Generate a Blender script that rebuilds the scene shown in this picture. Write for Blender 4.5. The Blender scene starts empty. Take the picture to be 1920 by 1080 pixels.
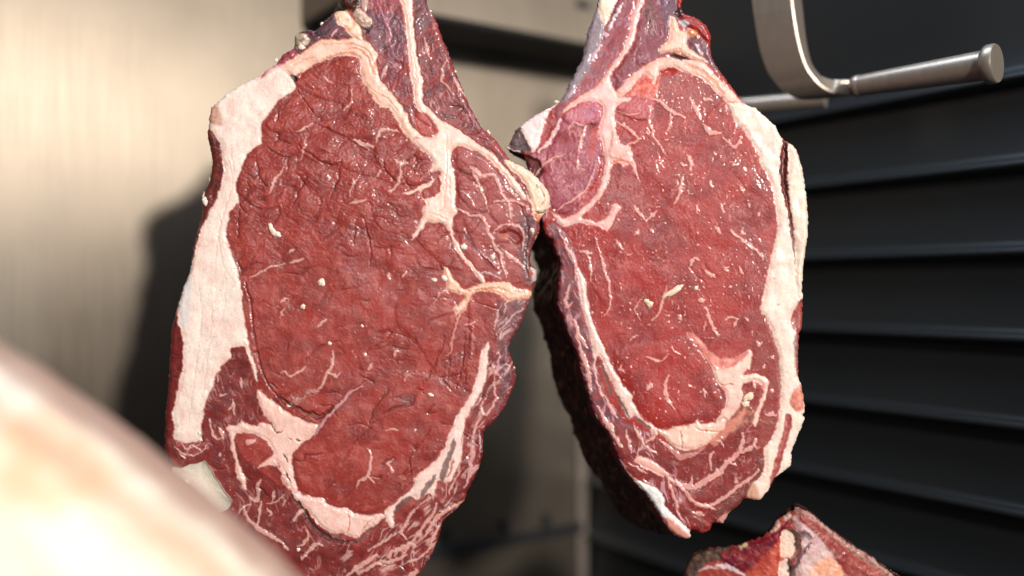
import bpy, math, random
import numpy as np
from mathutils import Vector

# ------------------------------------------------------------------ camera, world, lamps, exposure
F = 1750.0                    # focal length in photograph pixels (photograph 1920 x 1080)
sc = bpy.context.scene
C = sc.collection
cam = bpy.data.objects.new('camera', bpy.data.cameras.new('camera'))
C.objects.link(cam)
cam.data.lens = F / 1920 * 36
cam.data.sensor_width = 36
cam.rotation_euler = (math.radians(90), 0, 0)
cam.data.clip_start = 0.02
cam.data.clip_end = 60
cam.data.dof.use_dof = True
cam.data.dof.focus_distance = 0.765
cam.data.dof.aperture_fstop = 1.25
sc.camera = cam

world = bpy.data.worlds.new('World')
sc.world = world
world.use_nodes = True
bg = world.node_tree.nodes['Background']
bg.inputs[0].default_value = (0.80, 0.88, 1.0, 1)
bg.inputs[1].default_value = 0.035

def lamp(name, loc, target, size, power, col, size_y=None, spread=180):
    l = bpy.data.lights.new(name, 'AREA')
    l.energy = power; l.color = col; l.size = size
    if size_y:
        l.shape = 'RECTANGLE'; l.size_y = size_y
    else:
        l.shape = 'DISK'
    l.spread = math.radians(spread)
    o = bpy.data.objects.new(name, l)
    o.location = loc
    o.rotation_euler = (Vector(target) - Vector(loc)).to_track_quat('-Z', 'Y').to_euler()
    C.objects.link(o)
    return o

az, el, kd = math.radians(26), math.radians(15), 3.1
kt = Vector((0, 0.8, 0))
lamp('key_lamp', kt + kd * Vector((math.sin(az) * math.cos(el), -math.cos(az) * math.cos(el), math.sin(el))), kt,
     0.24, 134, (1.0, 0.95, 0.88))
lamp('window_fill', (0.0, -0.45, 0.31), (0.0, 0.8, 0.08), 0.22, 1.5, (0.84, 0.88, 1.0), 0.16)  # added cool lamp for glints on the upper cut faces
lamp('rib_glint_lamp', (0.10, 0.72, 1.05), (0.32, 0.98, 0.0), 0.6, 9.0, (0.66, 0.82, 1.0), 0.3)  # added overhead lamp that brings out the rib highlights
lamp('window_light', (1.45, -0.95, 1.15), (-0.3, 0.9, 0.1), 2.0, 6.0, (1.0, 0.96, 0.90), 1.1)
lamp('wall_glint_lamp', (1.40, -1.0, -0.14), (-0.47, 1.0, -0.03), 0.30, 4.5, (0.80, 0.90, 1.0), 0.16)  # added lamp for the pale glint low on the steel wall

sc.view_settings.view_transform = 'Standard'
sc.view_settings.look = 'None'
sc.view_settings.gamma = 1
sc.view_settings.exposure = 0
sc.view_settings.use_curve_mapping = False
try:
    sc.cycles.sample_clamp_indirect = 4
    sc.cycles.sample_clamp_direct = 12
except Exception:
    pass

# ------------------------------------------------------------------ helpers
rng = np.random.default_rng(7)
def hx(r, g, b):
    """photograph colour 0..255 -> linear base colour"""
    c = np.array([r, g, b]) / 255.0
    lin = np.where(c <= 0.04045, c / 12.92, ((c + 0.055) / 1.055) ** 2.4)
    return lin * 0.86

def P(s):
    return np.array([[float(v) for v in q.split(',')] for q in s.split()])

def smooth_curve(p, closed, n=4):
    m = len(p)
    if m < 3: return p
    out = []
    rngi = range(m) if closed else range(m - 1)
    for i in rngi:
        if closed:
            p0, p1, p2, p3 = p[(i - 1) % m], p[i], p[(i + 1) % m], p[(i + 2) % m]
        else:
            p0, p1, p2, p3 = p[max(i - 1, 0)], p[i], p[i + 1], p[min(i + 2, m - 1)]
        for k in range(n):
            t = k / n
            c1 = (p2 - p0) * 0.4; c2 = (p3 - p1) * 0.4
            out.append((2*t**3 - 3*t**2 + 1) * p1 + (t**3 - 2*t**2 + t) * c1 + (-2*t**3 + 3*t**2) * p2 + (t**3 - t**2) * c2)
    if not closed: out.append(p[-1])
    return np.array(out)

def sdf(poly, X, Y):
    """signed distance, negative inside"""
    d2 = np.full(X.shape, 1e12); inside = np.zeros(X.shape, bool)
    m = len(poly)
    for i in range(m):
        ax, ay = poly[i]; bx, by = poly[(i + 1) % m]
        ex, ey = bx - ax, by - ay
        L = ex * ex + ey * ey + 1e-12
        wx, wy = X - ax, Y - ay
        t = np.clip((wx * ex + wy * ey) / L, 0, 1)
        dx, dy = wx - t * ex, wy - t * ey
        np.minimum(d2, dx * dx + dy * dy, out=d2)
        if ay != by:
            c = (ay > Y) != (by > Y)
            inside ^= c & (X < ax + (Y - ay) / (by - ay) * ex)
    d = np.sqrt(d2)
    return np.where(inside, -d, d)

def line_dist(pts, X, Y):
    seg = np.hypot(*(pts[1:] - pts[:-1]).T); cum = np.concatenate([[0], np.cumsum(seg)]); T = max(cum[-1], 1e-6)
    best = np.full(X.shape, 1e9); par = np.zeros(X.shape)
    for i in range(len(pts) - 1):
        ax, ay = pts[i]; ex, ey = pts[i + 1] - pts[i]
        L = ex * ex + ey * ey + 1e-9
        t = np.clip(((X - ax) * ex + (Y - ay) * ey) / L, 0, 1)
        d = np.hypot(X - ax - t * ex, Y - ay - t * ey)
        k = d < best
        best[k] = d[k]; par[k] = ((cum[i] + t * seg[i]) / T)[k]
    return best, par

def h2(ix, iy, seed):
    n = (ix.astype(np.int64) * 374761393 + iy.astype(np.int64) * 668265263 + seed * 1442695041) & 0xffffffff
    n = ((n ^ (n >> 13)) * 1274126177) & 0xffffffff
    n = (n ^ (n >> 16)) & 0xffffff
    return n / float(0xffffff)

def noise(X, Y, s, seed=0):
    """gradient noise, about -1..1"""
    x, y = X / s + .37 * seed, Y / s - .21 * seed
    ix, iy = np.floor(x), np.floor(y)
    fx, fy = x - ix, y - iy
    ux, uy = fx * fx * fx * (fx * (fx * 6 - 15) + 10), fy * fy * fy * (fy * (fy * 6 - 15) + 10)
    def g(i, j):
        a = h2(ix + i, iy + j, seed) * 6.2831853
        return np.cos(a) * (fx - i) + np.sin(a) * (fy - j)
    a, b, c, d = g(0, 0), g(1, 0), g(0, 1), g(1, 1)
    return 1.5 * ((a * (1 - ux) + b * ux) * (1 - uy) + (c * (1 - ux) + d * ux) * uy)

def fbm(X, Y, s, seed=0, o=4):
    r = np.zeros(X.shape); a = 1.0; t = 0
    for k in range(o):
        r += a * noise(X * .8 ** (k % 2) + 17.3 * k + Y * .6 * (k % 2), Y * .8 ** (k % 2) - 9.1 * k - X * .6 * (k % 2), s / 2**k, seed + k * 31); t += a; a *= 0.55
    return 1.35 * r / t

def worley(X, Y, s, seed=0):
    x, y = X / s, Y / s
    ix, iy = np.floor(x), np.floor(y)
    f1 = np.full(X.shape, 9.0); f2 = np.full(X.shape, 9.0)
    for dx in (-1, 0, 1):
        for dy in (-1, 0, 1):
            cx, cy = ix + dx, iy + dy
            d = np.hypot(cx + h2(cx, cy, seed) - x, cy + h2(cx, cy, seed + 5) - y)
            f2 = np.minimum(f2, np.maximum(f1, d)); f1 = np.minimum(f1, d)
    return f1, f2

def sst(a, b, x):
    t = np.clip((x - a) / (b - a), 0, 1)
    return t * t * (3 - 2 * t)

def props(o, **k):
    for a, b in k.items(): o[a] = b
    return o

def empty(name, loc, label, cat, group=None):
    o = bpy.data.objects.new(name, None); C.objects.link(o); o.location = loc
    o.empty_display_size = 0.02
    o['label'] = label; o['category'] = cat
    if group: o['group'] = group
    return o

def mesh_obj(name, V, Fc, mat, parent=None, smooth=True):
    me = bpy.data.meshes.new(name)
    me.from_pydata([tuple(v) for v in V], [], [tuple(f) for f in Fc])
    me.update()
    if smooth: me.polygons.foreach_set('use_smooth', [True] * len(me.polygons))
    o = bpy.data.objects.new(name, me); C.objects.link(o)
    if mat: me.materials.append(mat)
    if parent:
        o.parent = parent
        o.location = -Vector(parent.location)
    return o

# ------------------------------------------------------------------ materials
def new_mat(name):
    m = bpy.data.materials.new(name); m.use_nodes = True
    nt = m.node_tree
    return m, nt, nt.nodes['Principled BSDF']

def N(nt, t, **k):
    n = nt.nodes.new(t)
    for a, b in k.items():
        if a.startswith('i_'): n.inputs[a[2:].replace('_', ' ')].default_value = b
        else: setattr(n, a, b)
    return n

def meat_mat(name, bump=0.25, coat=0.12, sss=0.0):
    m, nt, b = new_mat(name)
    L = nt.links.new
    col = N(nt, 'ShaderNodeAttribute', attribute_name='tissue')
    rgh = N(nt, 'ShaderNodeAttribute', attribute_name='dryness')
    geo = N(nt, 'ShaderNodeTexCoord')
    n1 = N(nt, 'ShaderNodeTexNoise', i_Scale=900.0, i_Detail=4.0, i_Roughness=0.65)
    L(geo.outputs['Object'], n1.inputs['Vector'])
    hsv = N(nt, 'ShaderNodeHueSaturation')
    mr = N(nt, 'ShaderNodeMapRange'); mr.inputs[3].default_value = 0.58; mr.inputs[4].default_value = 1.38
    L(n1.outputs[0], mr.inputs[0]); L(mr.outputs[0], hsv.inputs['Value'])
    L(col.outputs['Color'], hsv.inputs['Color']); L(hsv.outputs[0], b.inputs['Base Color'])
    L(rgh.outputs['Fac'], b.inputs['Roughness'])
    n2 = N(nt, 'ShaderNodeTexNoise', i_Scale=1500.0, i_Detail=3.0)
    L(geo.outputs['Object'], n2.inputs['Vector'])
    bp = N(nt, 'ShaderNodeBump', i_Strength=bump, i_Distance=0.0005)
    L(n2.outputs[0], bp.inputs['Height']); L(bp.outputs[0], b.inputs['Normal'])
    b.inputs['IOR'].default_value = 1.42
    b.inputs['Coat Weight'].default_value = coat
    b.inputs['Coat Roughness'].default_value = 0.16
    b.inputs['Subsurface Weight'].default_value = sss
    b.inputs['Subsurface Radius'].default_value = (1.0, 0.35, 0.2)
    b.inputs['Subsurface Scale'].default_value = 0.0016
    return m
MEAT = meat_mat('raw_beef', 0.7, 0.3, .45)
FAT = meat_mat('beef_fat', 0.12, 0.22, .6)
CRUST = meat_mat('dried_crust', 0.5, 0.03)

# ------------------------------------------------------------------ cut slab of beef: one relief surface, split into its muscles and fat
class Slab:
    def __init__(s, outline, step, depth, yaw, anchor, seed, edge_drop=14, curl=None):
        s.out = smooth_curve(outline, True, 3); s.step = step; s.seed = seed; s.edge = edge_drop
        s.depth = depth
        x0, y0 = s.out.min(0) - 4; x1, y1 = s.out.max(0) + 4
        xs = np.arange(x0, x1, step); ys = np.arange(y0, y1, step)
        gx, gy = np.meshgrid(xs, ys)
        s.shape = gx.shape
        X, Y = gx.ravel(), gy.ravel()
        # ragged outline
        wx = 1.6 * noise(X, Y, 9, seed + 90) + 1.0 * noise(X, Y, 3.6, seed + 91)
        wy = 1.6 * noise(X, Y, 9, seed + 92) + 1.0 * noise(X, Y, 3.6, seed + 93)
        D = sdf(s.out, X + wx, Y + wy)
        s.X, s.Y, s.D = X, Y, D
        s.Xw = X + 2.2 * noise(X, Y, 13, seed + 1) + 1.5 * noise(X, Y, 5, seed + 2) + .5 * noise(X, Y, 2.6, seed + 3)
        s.Yw = Y + 2.2 * noise(X, Y, 13, seed + 4) + 1.5 * noise(X, Y, 5, seed + 5) + .5 * noise(X, Y, 2.6, seed + 6)
        s.col = np.zeros((len(X), 3)); s.h = np.zeros(len(X)); s.r = np.full(len(X), .42)
        s.lab = np.zeros(len(X), int); s.names = []
        s.fatm = np.zeros(len(X)); s.strays = []
        nv = Vector((math.sin(yaw), -math.cos(yaw), 0))          # faces the camera
        s.O = np.array([(anchor[0] - 960) / F * depth, depth, 0.0]); s.N = np.array(nv)
        s.px = depth / F
    def name(s, n):
        s.names.append(n); return len(s.names) - 1
    def sub(s, p, pad):
        lo = p.min(0) - pad; hi = p.max(0) + pad
        return np.nonzero((s.X > lo[0]) & (s.X < hi[0]) & (s.Y > lo[1]) & (s.Y < hi[1]) & (s.D < 6))[0]
    def poly(s, pts, col, lab=None, dh=0.0, soft=1.0, a=1.0, col2=None, var=30, halo=None, hw=5, rough=None, fat=False, round_=7, sm=True, lin=0.0):
        p = P(pts) if isinstance(pts, str) else pts
        if sm: p = smooth_curve(p, True, 3)
        k = s.sub(p, 14 + hw * 2 + soft)
        if len(k) == 0: return
        d = sdf(p, s.Xw[k], s.Yw[k])
        x, y = s.X[k], s.Y[k]
        if halo is not None:
            m = (1 - sst(-1, hw, d)) * .55
            s.col[k] = s.col[k] * (1 - m[:, None]) + halo * m[:, None]
        if fat: soft = max(soft, 1.5)
        m = (1 - sst(-soft, soft, d)) * a
        c = np.broadcast_to(col, (len(k), 3))
        if col2 is not None:
            t = sst(-.45, .6, fbm(x, y, var, s.seed + 11 + int(p[0, 0])))[:, None]
            c = c * (1 - t) + col2 * t
        if fat:
            v = 1 + .04 * fbm(x, y, 7, s.seed + 40, 3) + .05 * fbm(x, y * .2, 9, s.seed + 41, 3)
            c = c * v[:, None]
            ve = (1 - sst(0, .10, np.abs(fbm(x, y * .45, 26, s.seed + 44, 2)))) * sst(0, .4, noise(x, y, 34, s.seed + 45)) * .14
            bl = .35 * sst(.15, .6, fbm(x, y, 16, s.seed + 46, 3))
            c = c * (1 - ve[:, None]) + hx(222, 158, 140) * ve[:, None]; c = c * (1 - bl[:, None]) + hx(236, 184, 168) * bl[:, None]
            ti = np.exp(-np.clip(-d, 0, 99) / 3.5) * .55 * np.clip(.55 + .8 * noise(x, y, 12, s.seed + 47), 0, 1)
            c = c * (1 - ti[:, None]) + hx(222, 138, 124) * ti[:, None]
        s.col[k] = s.col[k] * (1 - m[:, None]) + c * m[:, None]
        if dh or fat:
            prof = sst(0, round_, -d)
            s.h[k] = s.h[k] * (1 - m * (0.85 if fat else 0)) + dh * prof * (.6 if fat else 1)
            if fat: s.h[k] += m * (1.3 * fbm(x, y, 38, s.seed + 48, 2) + .25 * fbm(x, y * .4, 9, s.seed + 49, 2))
        if rough is not None: s.r[k] = s.r[k] * (1 - m) + rough * m
        if fat: s.fatm[k] = np.maximum(s.fatm[k], m)
        if lab is not None: s.lab[k[m > .5]] = lab
    def line(s, pts, w, col, a=1.0, dh=0.0, soft=.9, taper=.6, rough=None, halo=None, brk=0.0, sm=True):
        p = P(pts) if isinstance(pts, str) else pts
        if sm: p = smooth_curve(p, False, 4)
        k = s.sub(p, w + 8)
        if len(k) == 0: return
        d, t = line_dist(p, s.Xw[k], s.Yw[k])
        ww = w * .5 * (1 - taper * np.abs(2 * t - 1) ** 2)
        ww = ww * (1 + .45 * noise(s.X[k], s.Y[k], 8, s.seed + 60))
        if halo is not None:
            m = (1 - sst(0, 4, d - ww)) * .45
            s.col[k] = s.col[k] * (1 - m[:, None]) + halo * m[:, None]
        m = (1 - sst(-soft, soft, d - ww)) * a
        if brk: m = m * sst(-brk, .25 - brk, .0 + noise(s.X[k], s.Y[k], 11, s.seed + 61) + .35)
        if col is not None: s.col[k] = s.col[k] * (1 - m[:, None]) + col * m[:, None]
        if dh: s.h[k] += dh * (1 - sst(-1.5, 1.5, d - ww))
        if rough is not None: s.r[k] = s.r[k] * (1 - m) + rough * m
    def lobe(s, pts, dh, rd=16):
        p = smooth_curve(P(pts), True, 3); k = s.sub(p, 4)
        d = sdf(p, s.Xw[k], s.Yw[k]); e = np.clip(-d / rd, 0, 1)
        s.h[k] += dh * np.sqrt(np.clip(1 - (1 - e) ** 2, 0, 1))
        c = (1 - sst(0, 3.2, np.abs(d))) * .35
        s.col[k] = s.col[k] * (1 - c[:, None]) + hx(112, 36, 34) * c[:, None]  # cleft shade painted in as a darker line along the lobe's edge
    def point(s, x, y, h):
        """photograph pixel + height toward the viewer -> world"""
        x = np.asarray(x, float); y = np.asarray(y, float)
        r = np.stack([(x - 960) / F, np.ones_like(x), -(y - 540) / F], -1)
        t = (s.O @ s.N) / (r @ s.N)
        return r * t[..., None] + s.N * (np.asarray(h) * s.px)[..., None]
    def build(s, root, mats, label_of=None):
        inside = s.D < 0
        # round the edge
        e = np.clip(-s.D / s.edge, 0, 1)
        s.h = s.h - s.edge * (1 - np.sqrt(np.clip(1 - (1 - e) ** 2, 0, 1)))
        X, Y = s.X.copy(), s.Y.copy()
        H, W = s.shape
        q = inside.reshape(H, W)
        cell = q[:-1, :-1] & q[1:, :-1] & q[:-1, 1:] & q[1:, 1:]
        idx = np.arange(H * W).reshape(H, W)
        Fc = np.stack([idx[:-1, :-1], idx[1:, :-1], idx[1:, 1:], idx[:-1, 1:]], -1)[cell]
        V = s.point(X, Y, s.h)
        # normals of the whole relief so that parts meet without a seam
        VV = V.reshape(H, W, 3)
        du = np.zeros_like(VV); dv = np.zeros_like(VV)
        du[:, 1:-1] = VV[:, 2:] - VV[:, :-2]; dv[1:-1] = VV[2:] - VV[:-2]
        n = np.cross(dv, du).reshape(-1, 3)
        n /= np.linalg.norm(n, axis=1)[:, None] + 1e-12
        if n[inside].mean(0) @ s.N < 0: n = -n
        labs = s.lab[Fc[:, 0]]
        col = np.clip(s.col, 0.002, .95)
        jobs = []
        ci = np.nonzero(cell.ravel())[0]; CW = W - 1
        for li, nm in enumerate(s.names):
            sel = np.nonzero(labs == li)[0]
            if len(sel) < 12: continue
            if nm.endswith('muscle') or nm.endswith('meat') or nm == 'fat_cap': jobs.append((nm, sel)); continue
            left = dict(zip(ci[sel].tolist(), sel.tolist())); comps = []
            while left:
                k, v = left.popitem(); st = [k]; comp = [v]
                while st:
                    q_ = st.pop()
                    for d_ in (1, -1, CW, -CW, CW + 1, CW - 1, -CW + 1, -CW - 1):
                        if q_ + d_ in left: comp.append(left.pop(q_ + d_)); st.append(q_ + d_)
                comps.append(comp)
            comps.sort(key=len, reverse=True)
            big = [c_ for c_ in comps if len(c_) > 60] or comps[:1]
            for c_ in comps:
                if len(c_) <= 60 and c_ is not big[0]: s.strays.extend(c_)
            for c_ in big: jobs.append((nm, np.array(c_)))
        base = max((j_ for j_ in range(len(jobs))), key=lambda j_: len(jobs[j_][1]))
        jobs[base] = (jobs[base][0], np.concatenate([jobs[base][1], np.array(s.strays, int)]))
        for nm, sel in jobs:
            f = Fc[sel]
            u, inv = np.unique(f.ravel(), return_inverse=True)
            me = bpy.data.meshes.new(nm)
            nf = len(f)
            me.vertices.add(len(u)); me.vertices.foreach_set('co', V[u].astype(np.float32).ravel())
            me.loops.add(nf * 4); me.loops.foreach_set('vertex_index', inv.astype(np.int32).ravel())
            me.polygons.add(nf); me.polygons.foreach_set('loop_start', np.arange(0, nf * 4, 4, dtype=np.int32))
            try: me.polygons.foreach_set('loop_total', np.full(nf, 4, np.int32))
            except Exception: pass
            me.update(calc_edges=True)
            me.polygons.foreach_set('use_smooth', np.ones(nf, bool))
            a = me.attributes.new('tissue', 'FLOAT_COLOR', 'POINT')
            a.data.foreach_set('color', np.concatenate([col[u], np.ones((len(u), 1))], 1).astype(np.float32).ravel())
            a = me.attributes.new('dryness', 'FLOAT', 'POINT')
            a.data.foreach_set('value', s.r[u].astype(np.float32))
            me.normals_split_custom_set_from_vertices(n[u].tolist())
            me.materials.append(mats(nm))
            o = bpy.data.objects.new(nm, me); C.objects.link(o); o.parent = root
            o.location = -Vector(root.location)
            if label_of and nm in label_of: o['label'] = label_of[nm]
    def side(s, root, name, mat, shift, thick, bump, colfn, n_pts=520, rings=34, bulge=0.0, inset=1.8, label=None):
        """the flank of the joint, from the rim of the cut face to its back"""
        p = s.out
        seg = np.hypot(*(np.roll(p, -1, 0) - p).T); cum = np.concatenate([[0], np.cumsum(seg)])
        t = np.linspace(0, cum[-1], n_pts, endpoint=False)
        pc = np.vstack([p, p[:1]])
        q = np.stack([np.interp(t, cum, pc[:, 0]), np.interp(t, cum, pc[:, 1])], 1)
        tan = np.roll(q, -2, 0) - np.roll(q, 2, 0); tan /= np.linalg.norm(tan, axis=1)[:, None] + 1e-9
        nrm = np.stack([tan[:, 1], -tan[:, 0]], 1)
        if sdf(p, *(q[:1] + nrm[:1] * 3).T)[0] < 0: nrm = -nrm
        cen = q.mean(0)
        sh = np.array([shift(x, y) for x, y in q])
        V = []; 
        for r in range(rings + 1):
            u = r / rings
            off = -inset * (1 - sst(0, .06, np.array([u])))[0]
            b = bulge * math.sin(math.pi * u) if u < 1 else 0
            z = -s.edge + 2.0 - u * thick
            px = q + nrm * (off + b) + sh * u ** 1.15
            amp = sst(0, .12, np.array([u]))[0] * bump
            nn = fbm(t * 1.0 + 0, np.full(n_pts, u * thick * 1.0), 46, s.seed + 70) + .5 * fbm(t, np.full(n_pts, u * thick), 12, s.seed + 71)
            close = min(1, (1 - u) * 4)
            px = px + nrm * (amp * nn)[:, None]
            cc = px.mean(0)
            px = cc + (px - cc) * (0.80 + .20 * math.sqrt(max(0.0, 1 - (1 - close) ** 2)))
            # points are laid out on the face plane, then pushed straight back
            V.append(s.point(px[:, 0], px[:, 1], np.full(n_pts, z) + amp * .4 * nn))
        V.append(np.repeat(V[-1].mean(0)[None], 1, 0))
        nr = rings + 1
        Fs = []
        for r in range(rings):
            a, b = r * n_pts, (r + 1) * n_pts
            for i in range(n_pts):
                j = (i + 1) % n_pts
                Fs.append((a + i, a + j, b + j, b + i))
        c = nr * n_pts; a = rings * n_pts
        for i in range(n_pts): Fs.append((a + i, a + (i + 1) % n_pts, c))
        V = np.vstack(V)
        o = mesh_obj(name, V, Fs, mat, root)
        T = np.concatenate([np.tile(t, nr), [0]]); U = np.concatenate([np.repeat(np.linspace(0, 1, nr) * thick, n_pts), [thick]])
        cl = colfn(T, U, np.concatenate([np.tile(q[:, 0], nr), [0]]), np.concatenate([np.tile(q[:, 1], nr), [0]]))
        a = o.data.attributes.new('tissue', 'FLOAT_COLOR', 'POINT')
        a.data.foreach_set('color', np.concatenate([np.clip(cl, .002, .9), np.ones((len(cl), 1))], 1).astype(np.float32).ravel())
        a = o.data.attributes.new('dryness', 'FLOAT', 'POINT')
        a.data.foreach_set('value', np.full(len(V), .55, np.float32))
        if label: o['label'] = label
        return o
    def crumb(s, root, x, y, size, col, seed, h0=0, elong=1.0, ang=0.0, name='fat_crumb'):
        """a crumbly fleck of fat stuck to the cut face"""
        k = np.argmin((s.X - x) ** 2 + (s.Y - y) ** 2)
        base = s.h[k] + h0
        import bmesh
        bm = bmesh.new(); bmesh.ops.create_icosphere(bm, subdivisions=3, radius=1)
        V = np.array([v.co for v in bm.verts]); Fs = [[v.index for v in f.verts] for f in bm.faces]; bm.free()
        f = 1 + .42 * noise(V[:, 0] * 10 + seed * 3.1, V[:, 1] * 10 + V[:, 2] * 7, 6.5, seed) + .28 * noise(V[:, 0] * 10 + V[:, 2] * 5, V[:, 1] * 10 + seed, 2.6, seed + 3)
        V = V * f[:, None]
        ca, sa = math.cos(ang), math.sin(ang)
        ex, ey = V[:, 0] * size * elong, V[:, 1] * size / math.sqrt(elong)
        W = s.point(x + ex * ca - ey * sa, y + ex * sa + ey * ca, base + size * .08 + V[:, 2] * size * .38)
        o = mesh_obj(name, W, Fs, FAT, root)
        a = o.data.attributes.new('tissue', 'FLOAT_COLOR', 'POINT')
        cc = col[None] * (1 + .1 * noise(V[:, 0] * 9, V[:, 1] * 9, 4, seed))[:, None]
        a.data.foreach_set('color', np.concatenate([np.clip(cc, 0, .93), np.ones((len(V), 1))], 1).astype(np.float32).ravel())
        a = o.data.attributes.new('dryness', 'FLOAT', 'POINT'); a.data.foreach_set('value', np.full(len(V), .4, np.float32))
        return o

def lean_relief(s, wr, cellsize=9, bulge=2.0, dir_=0.0, fine=0.35, crack=1.0):
    """wrinkled, wet lean surface; wr = how wrinkled each point is"""
    X, Y = s.X, s.Y
    th = dir_ + .9 * fbm(X, Y, 160, s.seed + 19, 2)
    w1 = 9 * noise(X, Y, 34, s.seed + 20); w2 = 9 * noise(X, Y, 34, s.seed + 21)
    def rot(a):
        return (X + w1) * math.cos(a) + (Y + w2) * math.sin(a), -(X + w1) * math.sin(a) + (Y + w2) * math.cos(a)
    blend = sst(-.2, .2, noise(X, Y, 95, s.seed + 18))
    s.h += bulge * 2.6 * fbm(X, Y, 85, s.seed + 22, 3)
    def billow(sc_, sd, a1, a2, o=2):
        U, V = rot(a1); n = np.abs(fbm(U * .36, V, sc_, s.seed + sd, o))
        U, V = rot(a2); m = np.abs(fbm(U * .36, V, sc_, s.seed + sd + 7, o))
        return n * (1 - blend) + m * blend
    b1 = billow(46, 23, dir_, dir_ + .8); b2 = billow(19, 24, dir_ + .3, dir_ + 1.2); b3 = billow(9, 25, dir_ - .3, dir_ + .6); b4 = billow(5.5, 28, dir_ + .5, dir_ - .5)
    s.h += (.10 + wr) * 3.4 * b1 ** .8 + wr * .9 * b2 ** .8 + wr * .95 * b3 + (.12 + wr) * .5 * b4
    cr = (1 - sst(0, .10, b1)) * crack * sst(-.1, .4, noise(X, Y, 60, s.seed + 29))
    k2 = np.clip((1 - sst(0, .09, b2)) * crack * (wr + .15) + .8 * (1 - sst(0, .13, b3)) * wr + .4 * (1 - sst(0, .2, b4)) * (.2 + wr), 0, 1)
    s.h -= 1.2 * cr + .5 * k2
    s.h += fine * fbm(X, Y, 5.5, s.seed + 27, 2) * (.4 + wr)
    return cr, k2

def streaks(s, mask, ang, sp, col, a=.8, thr=.18, seed=0, aspect=4.0, dh=.5):
    """fat marbling running with the muscle grain"""
    c, sn = math.cos(ang), math.sin(ang)
    X = s.X + 14 * noise(s.X, s.Y, 45, s.seed + seed + 51); Y = s.Y + 14 * noise(s.X, s.Y, 45, s.seed + seed + 52)
    U = (X * c + Y * sn) / aspect; V = -X * sn + Y * c
    n = np.abs(fbm(U, V, sp, s.seed + seed + 50, 3))
    gate = sst(-.15, .25, fbm(s.X, s.Y, 40, s.seed + seed + 53, 2))
    m = (1 - sst(thr * .45, thr, n)) * gate * mask * a
    s.col = s.col * (1 - m[:, None]) + col * m[:, None]
    s.h += dh * m

LEAN = hx(166, 60, 51); LEAN_D = hx(118, 40, 40); LEAN_P = hx(186, 90, 77)
FATC = hx(241, 214, 204); FATY = hx(243, 226, 210); FATP = hx(226, 176, 168); ORG = hx(226, 150, 118)
PURP = hx(84, 50, 62); PLUM = hx(120, 62, 74); LAV = hx(196, 160, 172); REDH = hx(176, 62, 48); SLIT = hx(122, 78, 72)
BLK = hx(48, 26, 24)

# ================================================================== the near rib steak (its left-hand neighbour in the photo)
OUT_L = P('637,-20 720,-60 795,-55 800,0 807,19 818,36 834,80 844,103 854,132 868,164 879,192 901,233 918,250 937,269 959,300 984,312 1009,333 1029,358 1033,375 1029,394 1014,410 1013,432 1001,458 996,480 997,497 1007,506 1006,525 997,553 990,576 980,600 970,623 959,637 955,653 958,667 966,687 969,709 959,737 943,770 926,792 909,809 907,822 905,858 896,886 879,919 873,938 854,958 832,977 825,1002 818,1024 804,1052 782,1082 740,1120 680,1150 590,1150 500,1080 420,990 360,925 325,880 308,848 307,809 308,764 312,737 315,692 317,664 319,620 325,595 338,548 353,511 361,469 369,433 378,397 379,367 392,331 396,300 389,267 387,250 389,233 392,206 403,192 422,175 444,161 467,149 489,139 500,128 515,119 533,97 550,89 551,67 567,56 592,55 603,42 614,31 631,18 647,17 640,5')
L = Slab(OUT_L, 1.5, 0.765, math.radians(3), (660, 540), 100, edge_drop=11)
n_eye = L.name('eye_muscle'); n_rib = L.name('rib_muscle'); n_bel = L.name('belly_muscle'); n_cap = L.name('fat_cap')
n_s1 = L.name('fat_seam'); n_s2 = L.name('fat_seam'); n_s3 = L.name('fat_seam'); n_s4 = L.name('fat_seam'); n_s5 = L.name('fat_seam')
n_neck = L.name('neck_muscle'); n_bone = L.name('bone_end'); n_chunk = L.name('fat_lump')
L.col[:] = LEAN; X, Y = L.X, L.Y
# lean colour: broad drift plus muscle-bundle mottling
t = sst(-.5, .5, fbm(X, Y, 70, 3))[:, None]
L.col = L.col * (1 - t) + hx(148, 50, 43) * t
t = (.6 * sst(-.1, .6, fbm(X, Y * 1.3, 55, 13)))[:, None]
L.col = L.col * (1 - t) + hx(124, 38, 34) * t
t = (.55 * sst(.0, .6, fbm(X * 1.3, Y, 22, 5)))[:, None]
L.col = L.col * (1 - t) + LEAN_P * t
zone = dict(col2=None, var=40, soft=3)
# dried neck meat and the rib side
L.poly('676,-40 800,-60 830,60 870,160 905,235 950,290 1000,350 985,372 940,330 880,285 823,250 793,205 782,203 775,215 787,253 759,225 745,189 712,155 702,128 683,74 690,30', hx(156, 60, 58), n_neck, dh=1, col2=hx(122, 56, 64), var=26, soft=4, rough=.42)
L.poly('690,15 745,20 762,60 760,100 735,110 712,100 700,70', hx(86, 62, 76), a=.75, soft=12, col2=hx(126, 84, 98), var=14, rough=.28)
L.poly('700,-20 735,-20 745,12 715,28 690,10', hx(170, 50, 60), a=.8, soft=5, col2=hx(120, 40, 50), var=12)
L.poly('770,-50 800,-50 812,40 800,50 780,60 772,20', hx(92, 50, 58), a=.8, soft=8, col2=hx(120, 66, 72), var=16)
L.poly('783,60 830,70 850,120 868,160 900,235 930,270 900,262 860,232 815,215 795,190 790,140', hx(150, 52, 48), n_neck, a=.8, soft=6, col2=hx(96, 34, 38), var=18)
L.poly('848,280 870,278 905,290 935,318 965,358 990,385 1012,415 1000,470 1003,520 960,536 930,530 900,520 868,470 850,420 856,360', hx(170, 74, 68), n_rib, soft=4, col2=hx(146, 50, 46), var=22, dh=1, rough=.42)
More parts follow.
